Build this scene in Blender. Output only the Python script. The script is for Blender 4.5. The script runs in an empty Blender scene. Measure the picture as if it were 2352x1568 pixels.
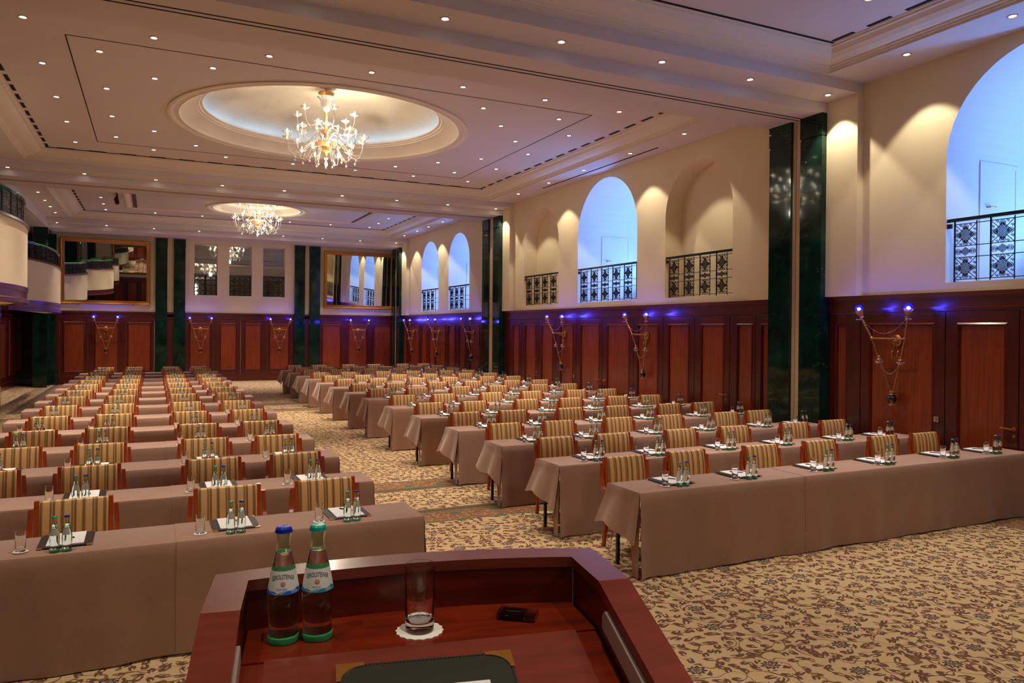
import bpy, math, random
from mathutils import Vector, Matrix
random.seed(7)
D = bpy.data
SC = bpy.context.scene
COL = SC.collection
PI = math.pi
R = math.radians

# ------------------------------------------------------------ camera, world, exposure
EYE = 2.17
yaw, pit, rol = R(25.60553), R(-0.18336), R(0.50798)
_f = Vector((math.sin(yaw)*math.cos(pit), math.cos(yaw)*math.cos(pit), math.sin(pit)))
_r = Vector((math.cos(yaw), -math.sin(yaw), 0)); _u = _r.cross(_f)
_rr = math.cos(rol)*_r + math.sin(rol)*_u; _uu = -math.sin(rol)*_r + math.cos(rol)*_u
cd = D.cameras.new('camera'); cd.sensor_width = 36; cd.lens = 36*1721.078/2352
cd.shift_y = -22.086/2352; cd.clip_start = .05; cd.clip_end = 200
cam = D.objects.new('camera', cd); COL.objects.link(cam); SC.camera = cam
cam.matrix_world = Matrix(((_rr.x, _uu.x, -_f.x, 0), (_rr.y, _uu.y, -_f.y, 0), (_rr.z, _uu.z, -_f.z, EYE), (0, 0, 0, 1)))
SC.view_settings.view_transform = 'Standard'; SC.view_settings.look = 'None'
SC.view_settings.exposure = 0.55; SC.view_settings.gamma = 1.0
try: SC.view_settings.use_curve_mapping = False
except Exception: pass
wd = D.worlds.new('world'); SC.world = wd; wd.use_nodes = True
wd.node_tree.nodes['Background'].inputs[0].default_value = (.9, .75, .6, 1)
wd.node_tree.nodes['Background'].inputs[1].default_value = .02
W_DOWN = 205.0      # ceiling downlights
W_CHAND = 27.0     # each of the points inside a chandelier
W_BLUE = 74.0
WARM = (1.0, .87, .70)

# ------------------------------------------------------------ helpers
def lin(r, g, b):
    return tuple(((c/255+.055)/1.055)**2.4 if c > 10 else c/255/12.92 for c in (r, g, b)) + (1,)

class NT:
    def __init__(s, name):
        s.m = D.materials.new(name); s.m.use_nodes = True
        s.t = s.m.node_tree; s.b = s.t.nodes['Principled BSDF']
    def n(s, typ, **k):
        nd = s.t.nodes.new(typ)
        for a, v in k.items(): setattr(nd, a, v)
        return nd
    def l(s, a, b): s.t.links.new(a, b)
    def set(s, **k):
        for a, v in k.items(): s.b.inputs[a.replace('_', ' ')].default_value = v
        return s
    def val(s, x, sock):
        if isinstance(x, (int, float, tuple)): sock.default_value = x
        else: s.l(x, sock)
    def math(s, op, a, b=None, c=None):
        nd = s.n('ShaderNodeMath', operation=op); s.val(a, nd.inputs[0])
        if b is not None: s.val(b, nd.inputs[1])
        if c is not None: s.val(c, nd.inputs[2])
        return nd.outputs[0]
    def mix(s, f, a, b):
        nd = s.n('ShaderNodeMix', data_type='RGBA'); s.val(f, nd.inputs[0]); s.val(a, nd.inputs[6]); s.val(b, nd.inputs[7])
        return nd.outputs[2]
    def coord(s, scale=(1, 1, 1), kind='Object'):
        tc = s.n('ShaderNodeTexCoord'); mp = s.n('ShaderNodeMapping'); mp.inputs['Scale'].default_value = scale
        s.l(tc.outputs[kind], mp.inputs[0]); return mp.outputs[0]
    def noise(s, v, scale, detail=3, rough=.5, out='Fac'):
        nd = s.n('ShaderNodeTexNoise'); s.l(v, nd.inputs['Vector']); nd.inputs['Scale'].default_value = scale
        nd.inputs['Detail'].default_value = detail; nd.inputs['Roughness'].default_value = rough
        return nd.outputs[out]
    def ramp(s, f, stops):
        nd = s.n('ShaderNodeValToRGB'); s.val(f, nd.inputs[0]); e = nd.color_ramp.elements
        while len(e) < len(stops): e.new(.5)
        for i, (p, c) in enumerate(stops): e[i].position = p; e[i].color = c
        return nd.outputs[0]
    def bump(s, h, st=.2, dist=.01):
        nd = s.n('ShaderNodeBump'); nd.inputs['Strength'].default_value = st; nd.inputs['Distance'].default_value = dist
        s.l(h, nd.inputs['Height']); s.l(nd.outputs[0], s.b.inputs['Normal'])
    def color(s, c): s.val(c, s.b.inputs['Base Color'])

def simple(name, c, rough=.5, metal=0, **k):
    t = NT(name); t.color(c); t.set(Roughness=rough, Metallic=metal)
    for a, v in k.items(): t.b.inputs[a.replace('_', ' ')].default_value = v
    return t.m

def plaster(name, c1, c2, rough=.85):
    t = NT(name); v = t.coord()
    t.color(t.mix(t.noise(v, .9, 4), c1, c2)); t.set(Roughness=rough)
    t.bump(t.noise(v, 60, 2), .05, .002); return t.m

def wood(name, c1, c2, rough=.3, sc=(9, 9, .7), coat=.3, ns=4):
    t = NT(name); v = t.coord(sc)
    a = t.noise(v, ns, 5, .6); b = t.noise(t.coord((1.3, 1.3, .35)), 1.5, 2)
    f = t.math('ADD', t.math('MULTIPLY', a, .75), t.math('MULTIPLY', b, .35))
    t.color(t.ramp(f, [(.33, c1), (.72, c2)])); t.set(Roughness=rough, Coat_Weight=coat, Coat_Roughness=.15)
    return t.m

M = {}
M['wall'] = plaster('cream_plaster', lin(226, 209, 176), lin(220, 201, 167))
M['ceil'] = plaster('ceiling_paint', lin(214, 203, 197), lin(208, 196, 190))
M['ceil_white'] = plaster('ivory_mould_paint', lin(224, 212, 194), lin(219, 206, 188))
M['niche'] = plaster('white_niche_paint', lin(225, 225, 222), lin(215, 217, 216))
M['mahog'] = wood('dark_mahogany', lin(50, 8, 4), lin(86, 19, 8), .28, (7, 7, .6), .35)
M['mahog_h'] = wood('dark_mahogany_rail', lin(64, 11, 5), lin(104, 25, 11), .28, (.6, .6, 7), .35)
M['field'] = wood('cherry_veneer', lin(96, 29, 7), lin(144, 60, 17), .3, (6, 6, .25), .3, 5)
M['chairwood'] = wood('polished_cherry', lin(146, 52, 12), lin(190, 84, 28), .22, (12, 12, 2), .5)
M['lect'] = wood('lectern_mahogany', lin(78, 20, 12), lin(142, 46, 18), .2, (1.4, 9, 9), .6, 3)
M['lectrim'] = wood('lectern_rim_mahogany', lin(92, 34, 26), lin(128, 52, 34), .24, (1.6, 9, 9), .6, 3)
M['brass'] = simple('aged_brass', lin(186, 134, 70), .35, .9)
M['gold'] = simple('antique_gilt', lin(190, 128, 52), .38, .75)
M['goldbright'] = simple('polished_gold', lin(250, 196, 110), .22, 1)
M['chrome'] = simple('satin_chrome', lin(200, 196, 186), .25, 1)
M['mirror'] = simple('mirror_glass', (.82, .86, .82, 1), .0, 1)
M['darkmirror'] = simple('dark_window_glass', (.40, .44, .42, 1), .02, 1)
M['iron'] = simple('black_wrought_iron', lin(24, 20, 18), .45, .3)
M['ironbrown'] = simple('bronze_ironwork', lin(38, 28, 22), .45, .35)
M['greenrail'] = simple('green_handrail', lin(10, 96, 62), .15, 0, Coat_Weight=.6)
M['darkrail'] = simple('dark_green_handrail', lin(8, 26, 22), .2, 0, Coat_Weight=.5)
M['black'] = simple('black_steel', lin(14, 14, 15), .4)
M['void'] = simple('dark_slot', lin(20, 14, 10), .9)
M['leather'] = simple('black_leather', lin(34, 32, 30), .38)
M['leathergreen'] = simple('dark_green_leather', lin(38, 42, 34), .36)
M['paper'] = simple('white_paper', lin(238, 234, 236), .7)
M['doily'] = simple('white_doily', lin(245, 240, 232), .8)
M['cream'] = simple('cream_track', lin(206, 182, 150), .6)
M['capblue'] = simple('blue_cap', lin(14, 52, 190), .25, .3)
M['capteal'] = simple('teal_cap', lin(40, 176, 168), .25, .3)
M['lbl_green'] = simple('green_label_print', lin(66, 140, 96), .5)
M['lbl_white'] = simple('white_label_print', lin(226, 226, 220), .5)
M['lbl_grey'] = simple('grey_back_label', lin(176, 176, 170), .5)
M['lbl_navy'] = simple('navy_print', lin(24, 38, 96), .5)
M['lbl_red'] = simple('red_print', lin(206, 62, 46), .5)
M['lbl_blue'] = simple('blue_print', lin(28, 104, 206), .5)
M['lbl_light'] = simple('light_blue_print', lin(130, 178, 224), .5)
M['lbl_teal'] = simple('teal_print', lin(22, 150, 176), .5)
M['rub'] = simple('black_plastic', lin(16, 16, 18), .3)
M['milk'] = simple('milky_acrylic', lin(176, 154, 146), .35)
M['trim'] = simple('lamp_trim', lin(186, 156, 130), .4)
M['exit'] = simple('green_exit_sign', lin(20, 120, 90), .4)

def glass(name, c, ior, rough=0, tr=1.0):
    return simple(name, c, rough, 0, IOR=ior, Transmission_Weight=tr)
M['glass'] = glass('clear_glass', (.97, .98, .97, 1), 1.45)
M['water'] = glass('bottled_water', (.80, .96, .86, 1), 1.33)
M['glassneck'] = glass('pale_green_glass', (.78, .90, .78, 1), 1.2)
M['glassbase'] = glass('green_glass_base', (.08, .62, .26, 1), 1.35, .12, .55)
M['cobalt'] = simple('cobalt_glass_ball', (.002, .003, .02, 1), .06, 0, Coat_Weight=1)
M['crystal'] = simple('venetian_glass', (.93, .89, .80, 1), .08, 0, IOR=1.35, Transmission_Weight=.7)
M['amber'] = simple('amber_glass', lin(206, 150, 84), .12, 0, IOR=1.35, Transmission_Weight=.35)
M['clearcase'] = glass('clear_plastic_case', (.8, .8, .8, 1), 1.3)

def emit(name, c, s):
    t = NT(name); t.color((0, 0, 0, 1)); t.set(Emission_Color=c, Emission_Strength=s)
    try: t.m.cycles.emission_sampling = 'NONE'
    except Exception: pass
    return t.m
M['lamp'] = emit('lit_lamp', (1, .94, .85, 1), 9)
M['bulb'] = emit('lit_bulb', (1, .86, .62, 1), 30)
M['globe'] = emit('lit_blue_globe', (.03, .02, 1, 1), 2.2)
M['globehot'] = emit('blue_led_core', (.55, .6, 1, 1), 16)

def mk_globeglass():
    t = NT('blue_glass_globe'); t.color((.06, .08, 1, 1)); t.set(Roughness=.0, IOR=1.04, Transmission_Weight=1, Coat_Weight=.5, Emission_Color=(.02, .015, 1, 1), Emission_Strength=.35)
    t.m.cycles.emission_sampling = 'NONE'; return t.m
M['globeglass'] = mk_globeglass()

def mk_marble():
    t = NT('green_marble'); v = t.coord()
    n = t.noise(v, 2.2, 8, .62); base = t.ramp(n, [(.3, lin(8, 26, 19)), (.6, lin(18, 50, 38)), (.85, lin(36, 80, 62))])
    w = t.noise(v, 1.6, 5, .6, 'Color')
    vm = t.n('ShaderNodeVectorMath', operation='ADD'); t.l(v, vm.inputs[0]); t.l(w, vm.inputs[1])
    vo = t.n('ShaderNodeTexVoronoi', feature='DISTANCE_TO_EDGE'); vo.inputs['Scale'].default_value = 2.3; t.l(vm.outputs[0], vo.inputs['Vector'])
    vein = t.math('MULTIPLY', t.math('LESS_THAN', vo.outputs['Distance'], .0035), t.math('GREATER_THAN', t.noise(v, 3, 2), .57))
    t.color(t.mix(vein, base, lin(88, 110, 90))); t.set(Roughness=.05, IOR=1.4); return t.m
M['marble'] = mk_marble()

def mk_cloth(name, c1, c2):
    t = NT(name); v = t.coord()
    f = t.noise(v, 3.5, 4, .6); fine = t.noise(v, 180, 2)
    t.color(t.mix(t.math('ADD', t.math('MULTIPLY', f, .7), t.math('MULTIPLY', fine, .3)), c1, c2))
    t.set(Roughness=.85, Sheen_Weight=.6, Sheen_Roughness=.35)
    wr = t.noise(t.coord((1, 1, .6)), 7, 3, .55)
    t.bump(t.math('ADD', t.math('MULTIPLY', wr, 1.0), t.math('MULTIPLY', fine, .03)), .25, .02); return t.m
M['cloth'] = mk_cloth('mocha_tablecloth', lin(152, 116, 97), lin(176, 138, 117))

def mk_stripe():
    t = NT('striped_upholstery'); tc = t.n('ShaderNodeTexCoord'); sx = t.n('ShaderNodeSeparateXYZ'); t.l(tc.outputs['Object'], sx.inputs[0])
    f = t.math('FRACT', t.math('ADD', t.math('DIVIDE', sx.outputs[0], .136), 10.25))
    tan, ol, gd = lin(222, 176, 116), lin(122, 88, 40), lin(184, 142, 82)
    fr = t.ramp(f, [(0, tan), (.10, tan), (.13, ol), (.17, ol), (.20, gd), (.25, gd), (.27, ol), (.35, ol), (.38, tan), (.58, tan), (.63, gd), (.67, ol), (.74, ol), (.79, gd), (.82, tan)])
    v = t.coord((1, 1, .1)); fine = t.noise(v, 260, 2)
    t.color(t.mix(t.math('MULTIPLY', fine, .35), fr, lin(150, 108, 60)))
    t.set(Roughness=.6, Sheen_Weight=.4, Sheen_Roughness=.3); return t.m
M['stripe'] = mk_stripe()

def mk_carpet():
    t = NT('scrollwork_carpet'); tc = t.n('ShaderNodeTexCoord'); P = tc.outputs['Object']
    wn = t.noise(P, 2.2, 2, .5, 'Color')
    sc = t.n('ShaderNodeVectorMath', operation='MULTIPLY_ADD'); t.l(wn, sc.inputs[0]); sc.inputs[1].default_value = (.12, .12, 0); t.l(P, sc.inputs[2])
    PW = sc.outputs[0]
    sep = t.n('ShaderNodeSeparateXYZ'); t.l(P, sep.inputs[0]); X, Y = sep.outputs[0], sep.outputs[1]
    def curls(scale, r, th, seed, asp=1.55, keep=0.0):
        vo = t.n('ShaderNodeTexVoronoi', voronoi_dimensions='2D'); vo.inputs['Scale'].default_value = scale; vo.inputs['Randomness'].default_value = .75
        off = t.n('ShaderNodeVectorMath', operation='ADD'); t.l(PW, off.inputs[0]); off.inputs[1].default_value = (seed, seed*1.7, 0)
        t.l(off.outputs[0], vo.inputs['Vector'])
        d = t.n('ShaderNodeVectorMath', operation='SUBTRACT'); t.l(off.outputs[0], d.inputs[0]); t.l(vo.outputs['Position'], d.inputs[1])
        cs = t.n('ShaderNodeSeparateColor'); t.l(vo.outputs['Color'], cs.inputs[0])
        ang = t.math('MULTIPLY', cs.outputs[0], 2*PI)
        rot = t.n('ShaderNodeVectorRotate', rotation_type='Z_AXIS'); t.l(d.outputs[0], rot.inputs['Vector']); t.l(ang, rot.inputs['Angle'])
        s2 = t.n('ShaderNodeSeparateXYZ'); t.l(rot.outputs[0], s2.inputs[0])
        x = s2.outputs[0]; y = t.math('MULTIPLY', s2.outputs[1], asp)
        rad = t.math('SQRT', t.math('ADD', t.math('MULTIPLY', x, x), t.math('MULTIPLY', y, y)))
        th0 = t.math('ARCTAN2', y, x)
        k = t.math('DIVIDE', t.math('ADD', th0, PI), 2*PI)            # 0..1 round the curl
        tt = t.math('MULTIPLY', t.math('MULTIPLY', k, t.math('SUBTRACT', 1.08, k)), th*3.4)
        tt = t.math('MULTIPLY', tt, t.math('LESS_THAN', k, .93))
        lob = t.math('ADD', 1, t.math('MULTIPLY', t.math('SINE', t.math('MULTIPLY', th0, 7)), .16))
        rr = t.math('MULTIPLY', t.math('ADD', .55, t.math('MULTIPLY', k, .6)), r)
        m = t.math('LESS_THAN', t.math('ABSOLUTE', t.math('SUBTRACT', rad, rr)), t.math('MULTIPLY', tt, lob))
        if keep: m = t.math('MULTIPLY', m, t.math('GREATER_THAN', cs.outputs[1], keep))
        return m
    leaf = t.math('MAXIMUM', curls(9.6, .030, .0205, 0, 1.7), curls(8.0, .036, .0175, 5.3, 2.0, .35))
    def vine(scale, w, seed):
        o = t.n('ShaderNodeVectorMath', operation='ADD'); t.l(P, o.inputs[0]); o.inputs[1].default_value = (seed, seed, 0)
        n = t.noise(o.outputs[0], scale, 1.5, .5)
        return t.math('LESS_THAN', t.math('ABSOLUTE', t.math('SUBTRACT', n, .5)), w)
    vin = t.math('MAXIMUM', vine(2.1, .0048, 0), vine(2.6, .0052, 9))
    vf = t.n('ShaderNodeTexVoronoi', voronoi_dimensions='2D'); vf.inputs['Scale'].default_value = 1.95; vf.inputs['Randomness'].default_value = .55
    t.l(P, vf.inputs['Vector'])
    dv = t.n('ShaderNodeVectorMath', operation='SUBTRACT'); t.l(P, dv.inputs[0]); t.l(vf.outputs['Position'], dv.inputs[1])
    s3 = t.n('ShaderNodeSeparateXYZ'); t.l(dv.outputs[0], s3.inputs[0])
    fr = t.math('SQRT', t.math('ADD', t.math('MULTIPLY', s3.outputs[0], s3.outputs[0]), t.math('MULTIPLY', t.math('MULTIPLY', s3.outputs[1], s3.outputs[1]), 1.5)))
    fa = t.math('ARCTAN2', s3.outputs[1], s3.outputs[0])
    pet = t.math('ADD', .062, t.math('MULTIPLY', t.math('SINE', t.math('MULTIPLY', fa, 9)), .011))
    fl = t.math('LESS_THAN', fr, pet); fin = t.math('LESS_THAN', fr, t.math('SUBTRACT', pet, .018)); fcore = t.math('LESS_THAN', fr, .020)
    halo = t.math('LESS_THAN', fr, .085)
    leaf = t.math('MULTIPLY', leaf, t.math('SUBTRACT', 1, halo))
    bg = t.mix(t.noise(P, 3.0, 4), lin(202, 172, 126), lin(190, 159, 114))
    brown, dk = lin(98, 60, 30), lin(22, 40, 42)
    c = t.mix(vin, bg, lin(122, 78, 46)); c = t.mix(leaf, c, brown)
    c = t.mix(fl, c, dk); c = t.mix(fin, c, t.mix(t.math('GREATER_THAN', t.noise(P, 60, 1), .52), lin(112, 72, 50), lin(168, 160, 132))); c = t.mix(fcore, c, lin(120, 76, 52))
    # borders: lines at given distance from each bay's edge
    yy = t.math('PINGPONG', t.math('ADD', Y, 12.08-9.09), 6.04)       # distance from the line below each beam
    ex = t.math('SUBTRACT', 6.27, t.math('ABSOLUTE', t.math('SUBTRACT', X, 3.05)))
    e = t.math('MINIMUM', t.math('SUBTRACT', yy, .54), ex)
    bandc = t.mix(curls(9.0, .045, .008, 2.2, 1.3), lin(124, 80, 44), lin(176, 142, 92))
    bandc = t.mix(t.math('MULTIPLY', fl, 1), bandc, lin(60, 96, 84))
    def rng(a, b): return t.math('MULTIPLY', t.math('GREATER_THAN', e, a), t.math('LESS_THAN', e, b))
    c = t.mix(rng(0, .19), c, lin(120, 84, 46)); c = t.mix(rng(.06, .12), c, lin(74, 58, 34))
    c = t.mix(rng(0, .022), c, lin(56, 96, 82)); c = t.mix(rng(.17, .192), c, lin(56, 96, 82))
    c = t.mix(rng(.192, .60), c, bandc); c = t.mix(rng(.60, .622), c, lin(60, 100, 86))
    t.color(c); t.set(Roughness=.95, Sheen_Weight=.15)
    t.bump(t.noise(P, 220, 2), .3, .004); return t.m
M['carpet'] = mk_carpet()

def mk_dome():
    t = NT('painted_sky_dome'); v = t.coord((1, 1, 1))
    t.color(t.ramp(t.noise(v, 1.1, 5, .6), [(.3, lin(206, 196, 172)), (.6, lin(222, 212, 186)), (.8, lin(204, 204, 196))])); t.set(Roughness=.9); return t.m
M['dome'] = mk_dome()

class MB:
    def __init__(s): s.v = []; s.f = []; s.sm = []
    def add(s, vs, fs, smooth=False):
        o = len(s.v); s.v += [tuple(p) for p in vs]
        for f in fs: s.f.append([i+o for i in f]); s.sm.append(smooth)
        return s
    def box(s, x0, x1, y0, y1, z0, z1, mat=None):
        vs = [Vector((x, y, z)) for x in (x0, x1) for y in (y0, y1) for z in (z0, z1)]
        if mat: vs = [mat @ p for p in vs]
        return s.add(vs, [(0, 1, 3, 2), (4, 6, 7, 5), (0, 4, 5, 1), (2, 3, 7, 6), (0, 2, 6, 4), (1, 5, 7, 3)])
    def quad(s, a, b, c, d): return s.add([a, b, c, d], [(0, 1, 2, 3)])
    def lathe(s, prof, seg=24, c=(0, 0, 0), mat=None, smooth=True, cap=False, a0=0, a1=2*PI, lobes=None):
        full = abs(a1-a0-2*PI) < 1e-6; n = seg if full else seg+1; vs = []
        for r, z in prof:
            for i in range(n):
                a = a0+(a1-a0)*i/seg; q = r
                if lobes: q = r*(1+lobes[1]*math.cos(a*lobes[0])*(min(1, r/lobes[2])**2))
                p = Vector((c[0]+q*math.cos(a), c[1]+q*math.sin(a), c[2]+z)); vs.append(mat @ p if mat else p)
        fs = []
        for j in range(len(prof)-1):
            for i in range(seg):
                k = (i+1) % n; fs.append((j*n+i, j*n+k, (j+1)*n+k, (j+1)*n+i))
        s.add(vs, fs, smooth)
        return s
    def tube(s, pts, r, seg=8, closed=False, cap=True):
        pts = [Vector(p) for p in pts]; n = len(pts); rs = r if isinstance(r, (list, tuple)) else [r]*n
        vs = []; up = None
        for i in range(n):
            if closed: tg = pts[(i+1) % n]-pts[i-1]
            else: tg = pts[min(i+1, n-1)]-pts[max(i-1, 0)]
            tg.normalize()
            if up is None: up = Vector((0, 0, 1)) if abs(tg.z) < .9 else Vector((1, 0, 0))
            a = tg.cross(up); a.normalize(); b = a.cross(tg); b.normalize(); up = b
            for k in range(seg):
                th = 2*PI*k/seg; vs.append(pts[i]+a*math.cos(th)*rs[i]+b*math.sin(th)*rs[i])
        fs = []
        for i in range(n if closed else n-1):
            j = (i+1) % n
            for k in range(seg): fs.append((i*seg+k, i*seg+(k+1) % seg, j*seg+(k+1) % seg, j*seg+k))
        if cap and not closed: fs += [tuple(reversed(range(seg))), tuple(range((n-1)*seg, n*seg))]
        return s.add(vs, fs, True)
    def ribbon(s, pts, w, d, nrm, closed=False):
        """flat bar following pts, width w in the plane with normal nrm, depth d along nrm"""
        pts = [Vector(p) for p in pts]; n = len(pts); nrm = Vector(nrm); vs = []
        for i in range(n):
            tg = (pts[(i+1) % n]-pts[i-1]) if closed else (pts[min(i+1, n-1)]-pts[max(i-1, 0)])
            tg.normalize(); a = tg.cross(nrm); a.normalize()
            for p, q in ((-1, -1), (1, -1), (1, 1), (-1, 1)): vs.append(pts[i]+a*w/2*p+nrm*d/2*q)
        fs = []
        for i in range(n if closed else n-1):
            j = (i+1) % n
            for k in range(4): fs.append((i*4+k, i*4+(k+1) % 4, j*4+(k+1) % 4, j*4+k))
        if not closed: fs += [(3, 2, 1, 0), tuple(range((n-1)*4, n*4))]
        return s.add(vs, fs)
    def prism(s, poly, a, b, fn):
        """extrude a 2D polygon between depths a and b; fn(u, v, w) -> point"""
        n = len(poly); vs = [fn(u, v, a) for u, v in poly]+[fn(u, v, b) for u, v in poly]
        fs = [tuple(reversed(range(n))), tuple(range(n, 2*n))]+[(i, (i+1) % n, n+(i+1) % n, n+i) for i in range(n)]
        return s.add(vs, fs)
    def sphere(s, c, r, seg=16, rings=10, sc=(1, 1, 1), mat=None):
        prof = [(max(1e-4, r*math.sin(PI*i/rings)), -r*math.cos(PI*i/rings)) for i in range(rings+1)]
        vs0 = len(s.v); s.lathe(prof, seg)
        for i in range(vs0, len(s.v)):
            p = Vector(s.v[i]); p = Vector((p.x*sc[0], p.y*sc[1], p.z*sc[2]))
            if mat: p = mat @ p
            s.v[i] = (p.x+c[0], p.y+c[1], p.z+c[2])
        return s
    def mesh(s, name, mat):
        me = D.meshes.new(name); me.from_pydata(s.v, [], s.f)
        me.polygons.foreach_set('use_smooth', s.sm); me.materials.append(mat if not isinstance(mat, str) else M[mat]); me.update()
        if any(s.sm): me.set_sharp_from_angle(angle=R(38))
        return me
    def build(s, name, mat, parent=None, loc=None, rz=None):
        return mob(name, s.mesh(name, mat), parent, loc, rz)

def mob(name, me, parent=None, loc=None, rz=None):
    o = D.objects.new(name, me); COL.objects.link(o)
    if parent: o.parent = parent
    if loc: o.location = loc
    if rz is not None: o.rotation_euler[2] = rz
    return o
def empty(name, loc=(0, 0, 0), rz=0):
    o = D.objects.new(name, None); COL.objects.link(o); o.location = loc; o.rotation_euler[2] = rz; o.empty_display_size = .1
    return o
def tag(o, label, cat, group=None, kind=None):
    o['label'] = label; o['category'] = cat
    if group: o['group'] = group
    if kind: o['kind'] = kind
    return o
def struct(o): o['kind'] = 'structure'; return o
def kids(o): return [c for c in ALLKIDS.get(o.name, [])]
def copy_tree(o, loc, rz, parent=None):
    c = o.copy(); COL.objects.link(c); c.parent = parent
    if parent is None: c.location = loc; c.rotation_euler[2] = rz
    for ch in list(o.children): copy_tree(ch, None, None, c)
    return c
ORD = ['first', 'second', 'third', 'fourth', 'fifth', 'sixth', 'seventh', 'eighth', 'ninth', 'tenth', 'eleventh', 'twelfth', 'thirteenth', 'fourteenth']

XW = 9.6; YB = 32.0; XL = -3.33; XLL = -4.45; YF = -8.0; WT = 2.72
ZS, ZM, ZT, ZB = 5.9, 5.75, 6.12, 5.59

# ------------------------------------------------------------ floor and stage
fl = struct(MB().box(XLL-.2, XW+.2, YF-.2, YB+.2, -.1, 0).build('floor', 'carpet'))
st = struct(MB().box(-1.2, 3.2, YF+.02, 1.75, 0.002, .448).build('trim_1', 'carpet'))

# ------------------------------------------------------------ walls
ARCH = [(4.02, 6.57, 4.49, True), (10.68, 12.69, 4.51, False), (13.70, 16.25, 4.49, True), (17.24, 19.26, 4.50, False), (23.39, 25.37, 4.53, True), (26.40, 28.38, 4.53, True)]
SILL = 2.85
def arc_pts(y0, y1, zs, n=24):
    r = (y1-y0)/2; c = (y0+y1)/2
    return [(c-r*math.cos(PI*i/n), zs+r*math.sin(PI*i/n)) for i in range(n+1)]
w = MB(); y = YF
for (a, b, zs, bl) in ARCH:
    w.quad((XW, y, WT-.3), (XW, a, WT-.3), (XW, a, 6.2), (XW, y, 6.2))
    w.quad((XW, a, WT-.3), (XW, b, WT-.3), (XW, b, SILL), (XW, a, SILL))
    ap = arc_pts(a, b, zs)
    for i in range(len(ap)-1):
        (p0, q0), (p1, q1) = ap[i], ap[i+1]
        w.quad((XW, p0, q0), (XW, p1, q1), (XW, p1, 6.2), (XW, p0, 6.2))
    y = b
w.quad((XW, y, WT-.3), (XW, YB, WT-.3), (XW, YB, 6.2), (XW, y, 6.2))
w.quad((XW+.001, YF, 0), (XW+.001, YB, 0), (XW+.001, YB, WT), (XW+.001, YF, WT))
WR = struct(w.build('wall_right', 'wall'))
# recesses behind the arches
for k, (a, b, zs, bl) in enumerate(ARCH):
    dep = 2.6 if bl else .42
    ring = [(a, SILL)]+arc_pts(a, b, zs)+[(b, SILL)]
    m = MB()
    for i in range(len(ring)):
        p, q = ring[i], ring[(i+1) % len(ring)]
        m.add([(XW, p[0], p[1]), (XW+dep, p[0], p[1]), (XW+dep, q[0], q[1]), (XW, q[0], q[1])], [(0, 1, 2, 3)], i not in (0, len(ring)-2, len(ring)-1))
    m.add([(XW+dep, p[0], p[1]) for p in ring], [tuple(range(len(ring)))])
    struct(m.build('wall_niche', 'niche' if bl else 'wall', WR))
    if bl:
        dr = MB().box(10.36, 11.10, b-.008, b-.001, SILL, 4.5).build('niche_door', 'niche', WR)
        mt = MB()
        for (x0, x1, z0, z1) in ((10.30, 10.36, SILL, 4.56), (11.10, 11.16, SILL, 4.56), (10.36, 11.10, 4.5, 4.56)): mt.box(x0, x1, b-.016, b-.001, z0, z1)
        mt.build('niche_architrave', 'niche', WR)
        h = MB().tube([(10.46, b-.006, 3.93), (10.46, b-.06, 3.93), (10.58, b-.06, 3.93)], .012, 6).build('door_handle', 'brass', dr)
        L = D.lights.new('blue_niche_lamp', 'AREA'); L.shape = 'RECTANGLE'; L.size = .5; L.size_y = b-a-.5; L.energy = W_BLUE*(b-a)/2.5; L.color = (.14, .34, 1)
        lo = D.objects.new('blue_niche_lamp', L); COL.objects.link(lo); lo.location = (XW+1.9, (a+b)/2-.3, SILL+.35); lo.rotation_euler = (PI, 0, 0); lo.rotation_euler[1] = R(-25)

# back wall with three niches
w = MB(); NB = [(1.45, 2.30), (2.75, 3.60), (4.04, 4.91)]; NZ0, NZ1 = 3.42, 5.44
x = XLL
for a, b in NB:
    w.quad((x, YB, 0), (a, YB, 0), (a, YB, 6.2), (x, YB, 6.2))
    w.quad((a, YB, 0), (b, YB, 0), (b, YB, NZ0), (a, YB, NZ0)); w.quad((a, YB, NZ1), (b, YB, NZ1), (b, YB, 6.2), (a, YB, 6.2)); x = b
w.quad((x, YB, 0), (XW, YB, 0), (XW, YB, 6.2), (x, YB, 6.2))
for a, b in NB:
    r = [(a, NZ0), (b, NZ0), (b, NZ1), (a, NZ1)]
    for i in range(4):
        p, q = r[i], r[(i+1) % 4]; w.quad((p[0], YB, p[1]), (p[0], YB+.35, p[1]), (q[0], YB+.35, q[1]), (q[0], YB, q[1]))
WBK = struct(w.build('wall_back', 'wall'))
for i, (a, b) in enumerate(NB):
    wn = struct(empty('window_%d' % (i+1), (0, 0, 0)))
    MB().box(a, b, YB+.24, YB+.26, NZ0, NZ1).build('pane', 'darkmirror', wn)
    fm = MB()
    for (x0, x1, z0, z1) in ((a, a+.02, NZ0, NZ1), (b-.02, b, NZ0, NZ1), (a, b, NZ1-.02, NZ1)): fm.box(x0, x1, YB+.22, YB+.24, z0, z1)
    fm.build('window_frame', 'ceil_white', wn)
# left and front walls
WL = struct(MB().quad((XLL, YF, 0), (XLL, YB, 0), (XLL, YB, 6.2), (XLL, YF, 6.2)).build('wall_left', 'mahog'))
WF = struct(MB().quad((XLL, YF, 0), (XW, YF, 0), (XW, YF, 6.2), (XLL, YF, 6.2)).build('wall_front', 'wall'))
# left upper lining behind the balconies
struct(MB().box(XLL+.01, XLL+.05, YF, YB-.01, 2.9, 5.6).build('wall_lining', 'marble', WL))

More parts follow.
